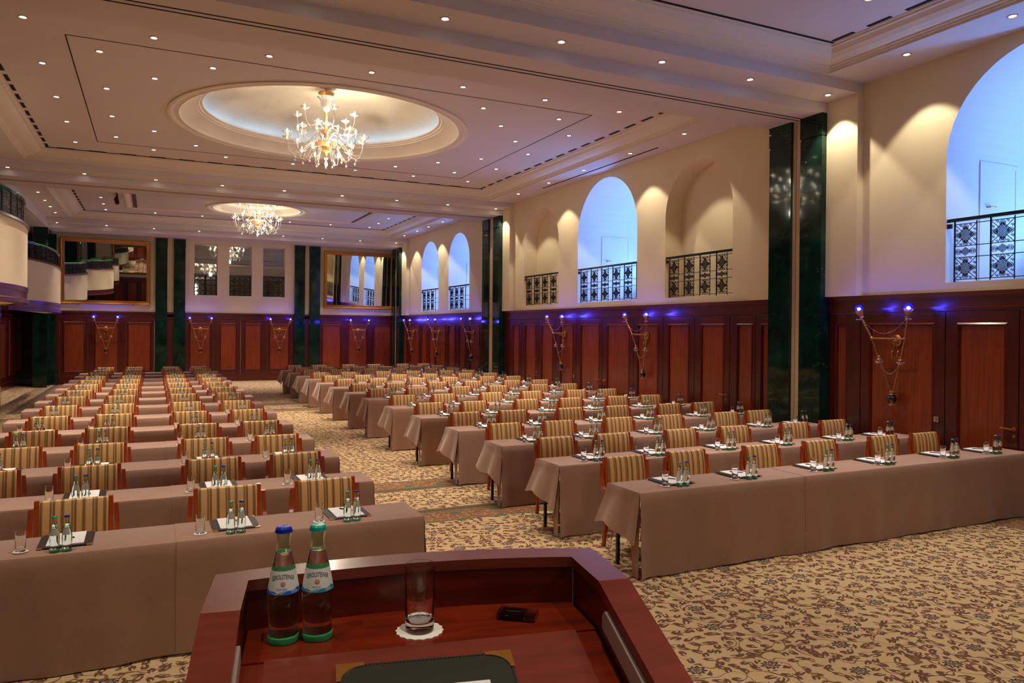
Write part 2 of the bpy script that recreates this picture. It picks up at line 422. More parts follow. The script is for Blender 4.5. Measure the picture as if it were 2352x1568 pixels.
# ------------------------------------------------------------ wainscot
def leaf(parent, P, w0, w1, f0, f1, name, zlo=.27, ztop=2.455, fz0=.49, fz1=2.27):
    """P(u, depth, z) maps along-wall u, depth out of the wall, height"""
    def bx(m, u0, u1, d0, d1, z0, z1):
        m.add([P(u, d, z) for u in (u0, u1) for d in (d0, d1) for z in (z0, z1)], [(0, 1, 3, 2), (4, 6, 7, 5), (0, 4, 5, 1), (2, 3, 7, 6), (0, 2, 6, 4), (1, 5, 7, 3)])
    m = MB(); g = .007
    bx(m, w0+g, f0, .0, .045, zlo, ztop); bx(m, f1, w1-g, .0, .045, zlo, ztop)
    o = m.build(name, 'mahog', parent)
    m = MB(); bx(m, f0, f1, .0, .045, zlo, fz0); bx(m, f0, f1, .0, .045, fz1, ztop); m.build('cross_rail', 'mahog_h', o)
    m = MB(); e = .045
    ring = [(f0-e, fz0-e), (f1+e, fz0-e), (f1+e, fz1+e), (f0-e, fz1+e)]; inn = [(f0, fz0), (f1, fz0), (f1, fz1), (f0, fz1)]
    mid = [(f0-e*.45, fz0-e*.45), (f1+e*.45, fz0-e*.45), (f1+e*.45, fz1+e*.45), (f0-e*.45, fz1+e*.45)]
    for i in range(4):
        j = (i+1) % 4
        m.quad(P(ring[i][0], .045, ring[i][1]), P(ring[j][0], .045, ring[j][1]), P(mid[j][0], .066, mid[j][1]), P(mid[i][0], .066, mid[i][1]))
        m.quad(P(mid[i][0], .066, mid[i][1]), P(mid[j][0], .066, mid[j][1]), P(inn[j][0], .028, inn[j][1]), P(inn[i][0], .028, inn[i][1]))
    m.build('panel_moulding', 'mahog_h', o)
    m = MB(); bx(m, f0, f1, .0, .028, fz0, fz1); m.build('panel_field', 'field', o)
    return o
def band(parent, P, u0, u1, tag_='wainscot'):
    def bx(m, d, z0, z1): m.add([P(u, q, z) for u in (u0, u1) for q in (0, d) for z in (z0, z1)], [(0, 1, 3, 2), (4, 6, 7, 5), (0, 4, 5, 1), (2, 3, 7, 6), (0, 2, 6, 4), (1, 5, 7, 3)])
    m = MB(); bx(m, .03, 2.5, 2.69); bx(m, .075, 2.66, 2.72); bx(m, .055, 2.635, 2.66); bx(m, .07, 2.50, 2.53); bx(m, .052, 2.47, 2.50); m.build('wainscot_frieze', 'mahog_h', parent)
    m = MB(); bx(m, .06, .0, .22); bx(m, .075, .22, .25); bx(m, .055, .25, .265); m.build('wainscot_plinth', 'mahog_h', parent)
PR = lambda u, d, z: Vector((XW-d, u, z))
PB = lambda u, d, z: Vector((u, YB-d, z))
PL = lambda u, d, z: Vector((XLL+d, u, z))
WSR = struct(empty('trim_2')); WSB = struct(empty('trim_3')); WSL = struct(empty('trim_4'))
def handle(parent, y, flip=1, z=1.0):
    m = MB().tube([(XW-.045, y, z), (XW-.10, y, z), (XW-.10, y+.02*flip, z), (XW-.10, y+.14*flip, z+.005)], .010, 8)
    m.lathe([(.001, .0), (.026, 0), (.026, .012), (.001, .012)], 16, mat=Matrix.Translation((XW-.045, y, z)) @ Matrix.Rotation(-PI/2, 4, 'Y'))
    m.lathe([(.001, .0), (.02, 0), (.02, .008), (.001, .008)], 16, mat=Matrix.Translation((XW-.045, y, z-.09)) @ Matrix.Rotation(-PI/2, 4, 'Y'))
    m.build('door_handle', 'brass', parent)
def latch(parent, y, z=1.01):
    m = MB().box(XW-.062, XW-.045, y-.035, y+.035, z-.035, z+.035).box(XW-.075, XW-.06, y-.008, y+.008, z-.02, z+.02)
    m.build('latch_plate', 'chrome', parent)
bandY = [(YF, 8.45), (9.55, 20.47), (21.78, 30.6)]
for a, b in bandY: band(WSR, PR, a, b)
doorn = [0]
def rl(b0, b1, f0, f1, door=None):
    if door is None: return leaf(WSR, PR, b0, b1, f0, f1, 'panel')
    doorn[0] += 1
    o = leaf(None, PR, b0, b1, f0, f1, 'door_%d' % doorn[0], zlo=.02, fz0=.49); struct(o)
    if door[0] == 'h': handle(o, door[1], door[2])
    else: latch(o, door[1])
    return o
rl(9.58, 10.03, 9.70, 9.86); rl(10.03, 10.68, 10.13, 10.46); rl(10.68, 11.68, 10.86, 11.45, ('h', 10.76, 1)); rl(11.68, 12.68, 11.87, 12.46)
rl(12.68, 13.74, 12.87, 13.55); rl(13.74, 15.0, 13.92, 14.77, ('h', 14.9, -1)); rl(15.0, 16.21, 15.16, 15.97, ('h', 15.09, 1)); rl(16.21, 17.26, 16.39, 16.98, ('l', 16.29))
rl(17.26, 18.25, 17.45, 18.04); rl(18.25, 19.3, 18.44, 19.04, ('h', 18.33, -1)); rl(19.3, 20.45, 19.48, 19.84)
rl(7.86, 8.43, 8.13, 8.28); rl(6.53, 7.86, 6.72, 7.67, ('l', 6.64)); rl(5.58, 6.53, 5.76, 6.33, ('h', 5.63, 1)); rl(4.5, 5.58, 4.70, 5.40); rl(3.3, 4.5, 3.5, 4.3); rl(1.8, 3.3, 2.0, 3.1); rl(.3, 1.8, .5, 1.6); rl(-1.5, .3, -1.3, .1); rl(-3.5, -1.5, -3.3, -1.7)
rl(21.82, 23.4, 22.38, 23.2); rl(23.4, 24.35, 23.6, 24.15); rl(24.35, 25.4, 24.56, 25.2); rl(25.4, 26.6, 25.55, 26.5); rl(26.6, 27.35, 26.68, 27.2); rl(27.35, 28.35, 27.62, 28.16, ('h', 27.45, -1)); rl(28.35, 30.0, 28.55, 29.54); rl(30.0, 30.55, 30.2, 30.42)
for a, b in ((XLL, -4.1), (-3.1, .06), (.49, .72), (1.15, 5.26), (5.70, 5.88), (6.34, 9.5)): band(WSB, PB, a, b)
for v in ((-3.1, -2.18, -2.93, -2.31), (-2.18, -.92, -1.93, -1.2), (-.92, .05, -.83, -.1), (1.16, 2.16, 1.33, 2.04), (4.23, 5.25, 4.34, 5.06), (6.35, 7.33, 6.47, 7.2), (7.33, 8.5, 7.58, 8.32), (8.5, 9.52, 8.7, 9.38)): leaf(WSB, PB, *v, 'panel')
for v in ((2.16, 3.19, 2.45, 3.0), (3.19, 4.23, 3.38, 3.95)):
    doorn[0] += 1; struct(leaf(None, PB, *v, 'door_%d' % doorn[0], zlo=.02))
band(WSL, PL, 10, YB)
for k in range(11): leaf(WSL, PL, 10+2*k, 12+2*k, 10.4+2*k, 11.6+2*k, 'panel')
MB().box(XLL, -3.1, YB-.03, YB, 0, WT).box(.06, 1.16, YB-.03, YB, 0, WT).box(5.25, 6.35, YB-.03, YB, 0, WT).build('wainscot_backing', 'mahog', WSB)
# pilasters, marble pillars, partition tracks
def pillar(x0, x1, y0, y1, z1=ZB, z0=0):
    p = MB().box(x0, x1, y0, y1, z0, z1-.36); p.box(x0-.006, x1+.006, y0-.006, y1+.006, z1-.34, z1); p.box(x0+.012, x1-.012, y0+.012, y1-.012, z1-.36, z1-.34)
    return p
PILR = [(8.45, 8.88), (9.08, 9.55), (20.47, 20.95), (21.3, 21.78), (30.6, 31.05), (31.3, 31.7)]
pn = 4
for side, (xa, xb) in (('right', (9.37, XW)), ('left', (XL-.42, XL))):
    for (a, b) in PILR:
        pn += 1; struct(pillar(xa, xb, a, b).build('trim_%d' % pn, 'marble'))
    for (a, b) in ((8.88, 9.08), (20.95, 21.3), (31.05, 31.3)):
        m = MB(); c = (a+b)/2
        xx = (xa+.05, xb) if side == 'right' else (xa, xb-.05)
        m.box(xx[0], xx[1], a+.001, c+.02, 0, ZB); m.box(xx[0], xx[1], c+.035, b-.001, 0, ZB)
        pn += 1; struct(m.build('trim_%d' % pn, 'cream'))
for (a, b) in ((-3.63, -3.2), (-4.25, -3.96), (.08, .49), (.72, 1.13), (5.28, 5.70), (5.88, 6.32)):
    pn += 1; struct(pillar(a, b, YB-.14, YB, 5.56 if a > -3 else 5.5, 0).build('trim_%d' % pn, 'marble'))
pn += 1; struct(MB().box(-4.42, -3.12, YB-.2, YB, 0, .5).box(-4.42, -3.12, YB-.215, YB, .5, .53).build('trim_%d' % pn, 'marble'))
for (a, b) in ((7.88, 8.45), (9.55, 10.06), (19.98, 20.47), (21.78, 22.25), (29.95, 30.6)):
    pn += 1; struct(MB().box(9.47, XW, a, b, WT, ZM).build('trim_%d' % pn, 'wall'))

# ------------------------------------------------------------ ceiling
c = MB()
def hq(m, x0, x1, y0, y1, z): m.quad((x0, y0, z), (x0, y1, z), (x1, y1, z), (x1, y0, z))
def ringz(m, o, zo, i, zi):
    """frame surface between rectangle o at zo and rectangle i at zi"""
    ox0, ox1, oy0, oy1 = o; ix0, ix1, iy0, iy1 = i
    A = [(ox0, oy0, zo), (ox1, oy0, zo), (ox1, oy1, zo), (ox0, oy1, zo)]; B = [(ix0, iy0, zi), (ix1, iy0, zi), (ix1, iy1, zi), (ix0, iy1, zi)]
    for k in range(4):
        j = (k+1) % 4; m.quad(A[k], A[j], B[j], B[k])
def ins(r, d): return (r[0]+d, r[1]-d, r[2]+d, r[3]-d)
BAYS = [(YF, 7.88, (-2.62, 8.78, -5.8, 7.80)), (10.06, 19.98, (-2.62, 8.78, 10.16, 19.88)), (22.25, 30.0, (-2.62, 8.78, 22.35, 29.9))]
BEAMS = [(7.88, 8.45, 9.55, 10.06), (19.98, 20.47, 21.78, 22.25), (30.0, 30.6, YB, YB)]
CR = ins((0, 0, 0, 0), 0)
DOMES = {1: (3.05, 15.03, 2.85), 2: (3.15, 26.5, 1.6)}
cm = MB()   # cornice mouldings
PROF = [(0, ZS), (0, ZS+.03), (.035, ZS+.03), (.035, ZS+.05), (.07, ZS+.055), (.075, ZS+.075), (.13, ZS+.08), (.22, ZS+.10), (.30, ZS+.135), (.345, ZS+.175), (.36, ZS+.185), (.39, ZS+.185), (.395, ZS+.205), (.43, ZS+.21), (.43, ZT)]
for bi, (ya, yb, tr) in enumerate(BAYS):
    # border soffit
    ringz(c, (XL, XW, ya, yb), ZS, tr, ZS)
    for k in range(len(PROF)-1): ringz(cm, ins(tr, PROF[k][0]), PROF[k][1], ins(tr, PROF[k+1][0]), PROF[k+1][1])
    t2 = ins(tr, .43)
    if bi in DOMES:
        cx, cy, rd = DOMES[bi]; n = 64
        ri = rd-.2
        # tray plane with a round hole
        xs = [t2[0], t2[1]]; pts = []
        for k in range(n):
            a = 2*PI*k/n; dx, dy = math.cos(a), math.sin(a)
            tx = ((t2[1] if dx > 0 else t2[0])-cx)/dx if abs(dx) > 1e-6 else 1e9
            ty = ((t2[3] if dy > 0 else t2[2])-cy)/dy if abs(dy) > 1e-6 else 1e9
            t = min(tx, ty); pts.append((cx+dx*t, cy+dy*t, ZT))
        corners = [(t2[0], t2[2]), (t2[1], t2[2]), (t2[1], t2[3]), (t2[0], t2[3])]
        for k in range(n):
            a0, a1 = 2*PI*k/n, 2*PI*(k+1)/n; p, q = pts[k], pts[(k+1) % n]
            i0 = (cx+rd*math.cos(a0), cy+rd*math.sin(a0), ZT); i1 = (cx+rd*math.cos(a1), cy+rd*math.sin(a1), ZT)
            poly = [i0, p]
            for (qx, qy) in corners:
                aa = math.atan2(qy-cy, qx-cx) % (2*PI)
                if a0 < aa < a1: poly.append((qx, qy, ZT))
            poly += [q, i1]; c.add(poly, [tuple(range(len(poly)))])
    else: hq(c, t2[0], t2[1], t2[2], t2[3], ZT)
for (a, b, d, e) in BEAMS:
    c.quad((XL, a, ZM), (XW, a, ZM), (XW, a, ZS), (XL, a, ZS)); hq(c, XL, XW, a, b, ZM); c.quad((XL, b, ZB), (XW, b, ZB), (XW, b, ZM), (XL, b, ZM))
    hq(c, XLL, XW, b, d, ZB)
    if e > d:
        c.quad((XL, d, ZB), (XW, d, ZB), (XW, d, ZM), (XL, d, ZM)); hq(c, XL, XW, d, e, ZM); c.quad((XL, e, ZM), (XW, e, ZM), (XW, e, ZS), (XL, e, ZS))
for ya, yb in ((YF, 8.45), (9.55, 20.47), (21.78, 30.6)):
    c.quad((XL, ya, ZB), (XL, yb, ZB), (XL, yb, ZS), (XL, ya, ZS)); hq(c, XLL, XL, ya, yb, ZB)
CE = struct(c.build('ceiling', 'ceil'))
hq(lid := MB(), XLL-.1, XW+3, YF-.1, YB+.5, 7.3); struct(lid.build('ceiling_slab', 'void', CE))
struct(cm.build('cornice_moulding', 'ceil_white', CE))
m = MB()      # light cove faces of the beams
for y in (8.86, 8.965): m.box(XL, 9.42, y-.012, y+.012, ZB-.004, ZB)
for y in (20.98, 21.1): m.box(XL, 9.42, y-.012, y+.012, ZB-.004, ZB)
m.build('partition_track', 'void', CE)
# slot diffusers, thin joint lines
m = MB(); x0, x1, y0, y1 = -1.1, 7.25, 11.82, 18.36
for (a, b, cc, d) in ((x0, x1, y0, y0), (x0, x1, y1, y1), (x0, x0, y0, y1), (x1, x1, y0, y1)): m.box(a-.008, b+.008, cc-.008, d+.008, ZT-.004, ZT)
m.build('ceiling_joint', 'void', CE)
for bi, (ya, yb, tr) in enumerate(BAYS):
    t2 = ins(tr, .47)
    for sx in (t2[0]+.02, t2[1]-.02):
        y = t2[2]+.2
        while y < t2[3]-.3:
            MB().box(sx-.03, sx+.03, y, y+.34, ZT-.006, ZT).build('air_slot', 'void', CE); y += .55
    if bi == 1:
        x = t2[0]+.2
        while x < t2[1]-.4: MB().box(x, x+.34, t2[3]-.05, t2[3]-.02, ZT-.005, ZT).build('air_slot', 'void', CE); x += .62
    MB().box(t2[0]-.03, t2[1]+.03, t2[3]+.005, t2[3]+.03, ZT-.012, ZT).build('shadow_gap', 'void', CE)
tag(MB().box(9.23, 9.27, 12.5, 17.5, ZS-.006, ZS).build('linear_diffuser', 'void'), 'long thin dark air slot in the soffit above the big middle arch', 'air vent')
# bay C inner panel
m = MB(); rr_ = (-.85, 7.0, 23.0, 28.1)
for d, z in ((0, 0), (.03, .02), (.06, .0)): pass
ringz(m, rr_, ZT-.0, ins(rr_, .04), ZT-.04); ringz(m, ins(rr_, .04), ZT-.04, ins(rr_, .10), ZT-.035); ringz(m, ins(rr_, .10), ZT-.035, ins(rr_, .18), ZT)
m.build('inner_moulding', 'ceil_white', CE)
for xx in (-.55, 6.7):
    for k in range(26): MB().box(xx-.06, xx+.06, 23.6+k*.17, 23.6+k*.17+.10, ZT-.006, ZT).build('air_slot', 'void', CE)
# domes
for bi, (cx, cy, rd) in DOMES.items():
    m = MB(); P1 = [(rd, ZT), (rd, ZT-.02), (rd-.04, ZT-.03), (rd-.09, ZT-.015), (rd-.1, ZT), (rd-.14, ZT+.005), (rd-.2, ZT-.01), (rd-.21, ZT+.02), (rd-.24, ZT+.05), (rd-.34, ZT+.12), (rd-.46, ZT+.17), (rd-.5, ZT+.18), (rd-.5, ZT+.20), (rd-.54, ZT+.205), (rd-.56, ZT+.23), (rd-.6, ZT+.235), (rd-.6, ZT+.26), (rd-.50, ZT+.265)]
    m.lathe(P1, 96, (cx, cy, 0)); m.build('dome_moulding', 'ceil_white', CE)
    ri = rd-.38; H = .5 if bi == 1 else .32
    m = MB(); prof = [(ri, ZT+.2)]+[(ri*math.cos(PI/2*k/16), ZT+.3+H*math.sin(PI/2*k/16)) for k in range(16)]+[(.01, ZT+.3+H)]
    m.lathe(prof, 96, (cx, cy, 0)); m.build('dome_vault', 'dome', CE)
    cv = emit('blue_cove_strip', (.25, .5, 1, 1), 4.0 if bi == 1 else .8); cv.cycles.emission_sampling = 'AUTO'
    MB().lathe([(rd-.5, ZT+.285), (rd-.45, ZT+.285)], 96, (cx, cy, 0)).build('cove_strip', cv, CE)

# ------------------------------------------------------------ downlights
LT = MB().lathe([(.062, 0), (.062, -.006), (.048, -.008), (.045, .0)], 20).mesh('lamp_trim', 'trim')
LL = MB().lathe([(.001, -.004), (.034, -.004), (.034, -.002)], 16).mesh('lamp', 'lamp')
SPOT = D.lights.new('downlight_spot', 'SPOT'); SPOT.energy = W_DOWN; SPOT.color = WARM; SPOT.spot_size = R(68); SPOT.spot_blend = .75; SPOT.shadow_soft_size = .03
SPOTN = SPOT.copy(); SPOTN.energy = W_DOWN*.8; SPOTN.spot_size = R(62)
SPOTW = D.lights.new('wallwash_spot', 'SPOT'); SPOTW.energy = W_DOWN*.36; SPOTW.color = (1, .90, .68); SPOTW.spot_size = R(86); SPOTW.spot_blend = .25; SPOTW.shadow_soft_size = .03
def downlight(x, y, z, label, group, wash=False, lit=True):
    t = tag(empty('downlight', (x, y, z)), label, 'downlight', group)
    mob('lamp_trim', LT, t); mob('lamp', LL, t)
    if lit:
        o = D.objects.new('spot', SPOTW if wash else SPOT); COL.objects.link(o); o.location = (x, y, z-.03)
def nth(i, n, what): return (ORD[i] if i < len(ORD) else '')+' '+what
bx = [-3.0+.02+1.53*k for k in range(9)]
for k in range(9):
    j = 8-k
    downlight(9.16-1.535*j, 8.16, ZM, 'small round downlight in the nearest beam, %s from the right wall' % ORD[j], 'downlights in the nearest beam', j == 0)
    downlight(9.16-1.52*j, 20.3, ZM, 'small round downlight in the middle beam, %s from the right wall' % ORD[j], 'downlights in the middle beam', j == 0)
    downlight(9.16-1.525*j, 30.4, ZM, 'small round downlight in the beam before the back wall, %s from the right' % ORD[j], 'downlights in the back beam', j == 0)
for i, y in enumerate((11.4, 13.18, 15.06, 16.78, 18.54)): downlight(9.04, y, ZS, 'downlight in the soffit beside the right wall, middle bay, %s from the front' % ORD[i], 'downlights along the right wall', True)
for i, y in enumerate((24.61, 26.1, 27.4, 29.0)): downlight(9.08, y, ZS, 'downlight in the soffit beside the right wall, far bay, %s from the front' % ORD[i], 'downlights along the right wall', True)
for i, y in enumerate((6.79, 5.42)): downlight(9.08, y, ZS, ('downlight at the top right, beside the blue arch, nearer the marble pillar', 'downlight at the top right corner above the large blue arch')[i], 'downlights along the right wall', True)
for i, y in enumerate((24.7, 26.2, 27.5, 28.87)): downlight(-2.93, y, ZS, 'downlight in the far left soffit, %s from the front' % ORD[i], 'downlights along the left side')
for i, y in enumerate((12.0, 14.0, 16.0, 18.0)): downlight(-2.93, y, ZS, 'downlight in the left soffit of the middle bay, %s from the front' % ORD[i], 'downlights along the left side')
ox = [-1.53+1.517*k for k in range(7)]
for k, x in enumerate(ox):
    downlight(x, 11.4, ZT, 'downlight in front of the oval dome, outer line, %s from the left' % ORD[k], 'downlights round the oval dome')
    downlight(x, 18.62, ZT, 'downlight behind the oval dome, outer line, %s from the left' % ORD[k], 'downlights round the oval dome')
for k, y in enumerate((13.26, 15.1, 16.84)):
    downlight(-1.53, y, ZT, 'downlight in the outer line left of the oval dome, %s from the front' % ORD[k], 'downlights round the oval dome')
    downlight(7.6, y, ZT, 'downlight in the outer line right of the oval dome, %s from the front' % ORD[k], 'downlights round the oval dome')
for k, y in enumerate((12.32, 14.19, 16.01, 17.72)):
    downlight(-.72, y, ZT, 'downlight in the inner line left of the oval dome, %s from the front' % ORD[k], 'downlights round the oval dome')
    downlight(6.84, y, ZT, 'downlight in the inner line right of the oval dome, %s from the front' % ORD[k], 'downlights round the oval dome')
for x, y, s in ((.80, 12.32, 'front left of'), (5.3, 12.32, 'front right of'), (.82, 17.75, 'back left of'), (5.31, 17.74, 'back right of')): downlight(x, y, ZT, 'downlight in the inner line, %s the oval dome' % s, 'downlights round the oval dome')
for x, y, s in ((0, 13.26, 'front left'), (6.07, 13.24, 'front right'), (0, 16.83, 'back left'), (6.08, 16.84, 'back right')): downlight(x, y, ZT, 'single downlight close to the oval dome, %s side' % s, 'downlights round the oval dome')
for k, x in enumerate([-1.47+1.517*k for k in range(7)]): downlight(x, 28.93, ZT, 'downlight behind the small far dome, %s from the left' % ORD[k], 'downlights in the far bay')
for k, y in enumerate((26.25, 27.6)):
    downlight(-1.47, y, ZT, 'downlight left of the small far dome, %s from the front' % ORD[k], 'downlights in the far bay')
    downlight(7.62, y, ZT, 'downlight right of the small far dome, %s from the front' % ORD[k], 'downlights in the far bay')
downlight(7.62, 6.2, ZT, 'single downlight in the nearest ceiling tray at the top right', 'downlights in the nearest bay')
for x in (-1.4, .6, 2.6, 5.2, 7.6):                     # the rest of the near bay, out of the frame: light only
    for y in (.7, 4.6):
        o = D.objects.new('spot', SPOT if y > 1 else SPOTN); COL.objects.link(o); o.location = (x, y, ZT-.03)
# spotlights on a track near the far dome
t = tag(empty('track_spotlight', (-1.0, 25.4, ZT)), 'small cluster of dark track spotlights on the far ceiling', 'spotlight')
MB().box(-.02, .02, -.5, .5, -.03, 0).build('track', 'iron', t)
for y in (-.3, 0, .3):
    s = MB().tube([(0, y, -.02), (0, y, -.14)], .012, 6).build('stem', 'iron', t)
    MB().lathe([(.001, 0), (.05, 0), (.06, .14), (.04, .14), (.001, .12)], 14, mat=Matrix.Translation((0, y, -.16)) @ Matrix.Rotation(R(120), 4, 'X')).build('spot_head', 'iron', t)

# ------------------------------------------------------------ ironwork
def ornament(w=.30, h=.80, wd=.0075, dp=.008):
    """one ornamental panel in the local xz plane, base at z=0, centred on x=0"""
    m = MB(); N = (0, 1, 0)
    def rb(pts, closed=False, ww=wd): m.ribbon([(p[0], 0, p[1]) for p in pts], ww, dp, N, closed)
    for x in (-w/2, w/2): rb([(x, -.03), (x, h+.03)], ww=.013)
    def knot(cx, cz, rw, rh, n=6):
        # diagonal lattice inside a diamond
        for k in range(-n, n+1):
            c_ = k/(n+.5)
            for sg in (-1, 1): rb([(cx+rw*(1-c_)/2, cz+sg*rh*(1+c_)/2), (cx+rw*(-1-c_)/2, cz+sg*rh*(-1+c_)/2)], ww=wd*.6)
    def loops(cx, cz, r):
        for q in (1, .62, .3): rb([(cx+r*q*math.cos(2*PI*i/10), cz+r*q*math.sin(2*PI*i/10)) for i in range(10)], True, wd*.75)
    H1 = h*.405; Hm = h*.19
    for z0 in (0, H1+Hm):
        cz = z0+H1/2; knot(0, cz, w*.40, H1*.40, 5)
        for dx, dz in ((0, 1), (0, -1), (1, 0), (-1, 0)): loops(dx*w*.33, cz+dz*H1*.35, .038)
        for sx in (-1, 1):
            for sz in (-1, 1):
                rb([(sx*w*.14, cz+sz*H1*.16), (sx*w*.47, cz+sz*H1*.47)])
                for (ax, az) in ((.40, .22), (.22, .42)):
                    ccx, ccz = sx*w*ax, cz+sz*H1*az
                    rb([(ccx+.018*math.cos(t_), ccz+.018*math.sin(t_)) for t_ in [k*PI/4 for k in range(7)]], ww=wd*.7)
                    m.prism([(ccx-.009, ccz), (ccx, ccz-.009), (ccx+.009, ccz), (ccx, ccz+.009)], -dp/2, dp/2, lambda u, v, q: (u, q, v))
    cz = H1+Hm/2; knot(0, cz, w*.27, Hm*.42, 3); loops(w*.32, cz, .04); loops(-w*.32, cz, .04)
    return m
ORN = ornament().mesh('iron_ornament', 'iron'); ORNB = ornament().mesh('bronze_ornament', 'ironbrown')
def railing(a, b, label, orn, iron, pitch=.4775):
    t = tag(empty('railing', (XW+.04, b, SILL)), label, 'railing', 'wrought iron railings in the arches')
    n = int((b-a-.09)/pitch)
    L = b-a
    m = MB().box(-.035, .03, -L+.01, -.05, .80, .845); m.build('handrail', 'darkrail', t)
    m = MB().box(-.03, .0, -.07, -.01, .72, .78).box(-.03, .0, -.05, -.01, .80, .845); m.build('wall_bracket', iron, t)
    for z in (.035, .325, .475, .765): MB().box(-.004, .004, -L+.005, -.1, z-.005, z+.005).build('rail_bar', iron, t)
    m = n+1
    for k in range(m):
        y = -.195-pitch*k+.0
        if y-.24 > -L-.3: MB().box(-.008, .008, y+.085, y+.104, 0 if k % 3 == 0 else .035, .80).build('post', iron, t)
    for k in range(n):
        y = -.195-pitch*k-.05
        if y-.15 < -L: break
        o = mob('iron_ornament', orn, t, (0, y, .0)); o.rotation_euler[2] = PI/2; o.location[2] = .035; o.scale = (1, 1, .915)
rl_names = ['in the large blue arch at the right edge', 'in the plain arch next to the marble pillars', 'in the large blue middle arch', 'in the small plain arch left of the blue one', 'in the nearer small blue arch of the far bay', 'in the farthest small blue arch']
for (a, b, zs, bl), nm in zip(ARCH, rl_names): railing(a, b, 'black ornamental railing '+nm, ORN if bl else ORNB, 'iron' if bl else 'ironbrown')
for i, (a, b) in enumerate(NB):
    t = tag(empty('railing', ((a+b)/2, YB+.12, NZ0)), 'bronze ornamental railing in the back wall window, %s' % ('leftmost of three', 'middle of three', 'rightmost of three')[i], 'railing', 'railings in the back wall windows')
    L = (b-a)/2-.003
    MB().box(-L, L, -.03, .03, .80, .845).build('handrail', 'darkrail', t)
    for z in (.035, .325, .475, .765): MB().box(-L, L, -.004, .004, z-.005, z+.005).build('rail_bar', 'ironbrown', t)
    for k in range(3): MB().box((k-1)*(L-.01)-.007, (k-1)*(L-.01)+.007, -.008, .008, 0, .80).build('post', 'ironbrown', t)
    for s in (-1, 1): o = mob('iron_ornament', ORNB, t, (s*.21, 0, .035)); o.scale = (1.2, 1, .915)

# ------------------------------------------------------------ balconies
def balcony(y0, Rr, xm, label):
    xc = xm-Rr; h = math.acos((XL-xc)/Rr)
    t = tag(empty('balcony', (xc, y0, 0)), label, 'balcony', 'curved balconies on the left side')
    def arc(prof, name, mat, sm=False, n=40):
        m = MB(); m.lathe([(Rr+d, z) for d, z in prof], n, a0=-h, a1=h, smooth=True); return m.build(name, mat, t)
    arc([(-.12, 2.83), (0, 2.83), (0, 3.92), (-.12, 3.92)], 'parapet', 'wall')
    arc([(-.2, 2.56), (.03, 2.56), (.03, 2.62), (.015, 2.63), (.0, 2.64), (.0, 2.76), (.015, 2.77), (.02, 2.84), (-.02, 2.84)], 'base_band', 'mahog_h')
    m = MB(); n = 40; vs = [(Rr*math.cos(-h+2*h*i/n), Rr*math.sin(-h+2*h*i/n), 2.575) for i in range(n+1)]+[(XL-xc, Rr*math.sin(h), 2.575), (XL-xc, -Rr*math.sin(h), 2.575)]
    m.add(vs, [tuple(range(len(vs)))]); m.build('underside', 'wall', t)
    arc([(-.16, 3.92), (.03, 3.92), (.03, 3.96), (.01, 3.975), (-.16, 3.975)], 'coping', 'mahog_h')
    m = MB(); m.tube([((Rr-.07)*math.cos(-h+2*h*i/n), (Rr-.07)*math.sin(-h+2*h*i/n), 4.40) for i in range(n+1)], .045, 8); m.build('handrail', 'greenrail', t)
    m = MB()
    for z in (4.0, 4.33): m.tube([((Rr-.07)*math.cos(-h+2*h*i/n), (Rr-.07)*math.sin(-h+2*h*i/n), z) for i in range(n+1)], .008, 4)
    m.build('rail_bar', 'ironbrown', t)
    k = int(2*h*Rr/.42)
    for i in range(k+1):
        a = -h+2*h*i/k; m = MB().box(-.012, .012, -.012, .012, 3.975, 4.38); o = m.build('post', 'iron', t, ((Rr-.07)*math.cos(a), (Rr-.07)*math.sin(a), 0), a)
        if i < k:
            a += h/k; o = mob('iron_ornament', ORNB, t, ((Rr-.07)*math.cos(a), (Rr-.07)*math.sin(a), 3.99)); o.rotation_euler[2] = a+PI/2; o.scale = (1, 1, .43)
    return t
balcony(15.5, 6.5, -2.04, 'nearer curved cream balcony with a green handrail at the left edge')
balcony(26.6, 11, -2.6, 'farther curved cream balcony with a green handrail beside the gilt mirror')
balcony(3.2, 6.5, -2.2, 'curved cream balcony above the near left side, seen only in the mirror')
for y in (12.4, 17.6):
    MB().lathe([(.27, 3.0), (.27, ZB)], 24, (-4.05, y, 0)).build('trim_%d' % (pn+1), 'marble')['kind'] = 'structure'; pn += 1

# ------------------------------------------------------------ mirrors
def mirror(x0, x1, z0, z1, tilt, label):
    t = tag(empty('wall_mirror', ((x0+x1)/2, YB-.03, z0)), label, 'mirror'); t.rotation_euler[0] = tilt
    W = (x1-x0)/2; Hh = z1-z0; fw = .145
    m = MB()
    prof = [(0, .0), (0, -.05), (.03, -.075), (.06, -.06), (.085, -.065), (.11, -.04), (.13, -.045), (fw, -.02), (fw, .0)]
    for (pa, da), (pb, db) in zip(prof[:-1], prof[1:]):
        A = [(-W+pa, da, pa), (W-pa, da, pa), (W-pa, da, Hh-pa), (-W+pa, da, Hh-pa)]; B = [(-W+pb, db, pb), (W-pb, db, pb), (W-pb, db, Hh-pb), (-W+pb, db, Hh-pb)]
        for k in range(4): m.quad(A[k], A[(k+1) % 4], B[(k+1) % 4], B[k])
    m.build('gilt_frame', 'gold', t)
    MB().box(-W+fw-.01, W-fw+.01, -.022, -.012, fw-.01, Hh-fw+.01).build('mirror_pane', 'mirror', t)
    MB().box(-W+.02, W-.02, -.01, 0, .02, Hh-.02).build('backing_board', 'black', t)
    for s in (-.6, .6): MB().box(s*W-.02, s*W+.02, -.07, .03, -.045, -.005).build('hook', 'brass', t)
    return t
mirror(-3.08, -.09, 2.98, 5.41, R(2.6), 'large gilt-framed mirror reflecting the balconies, left end of the back wall')
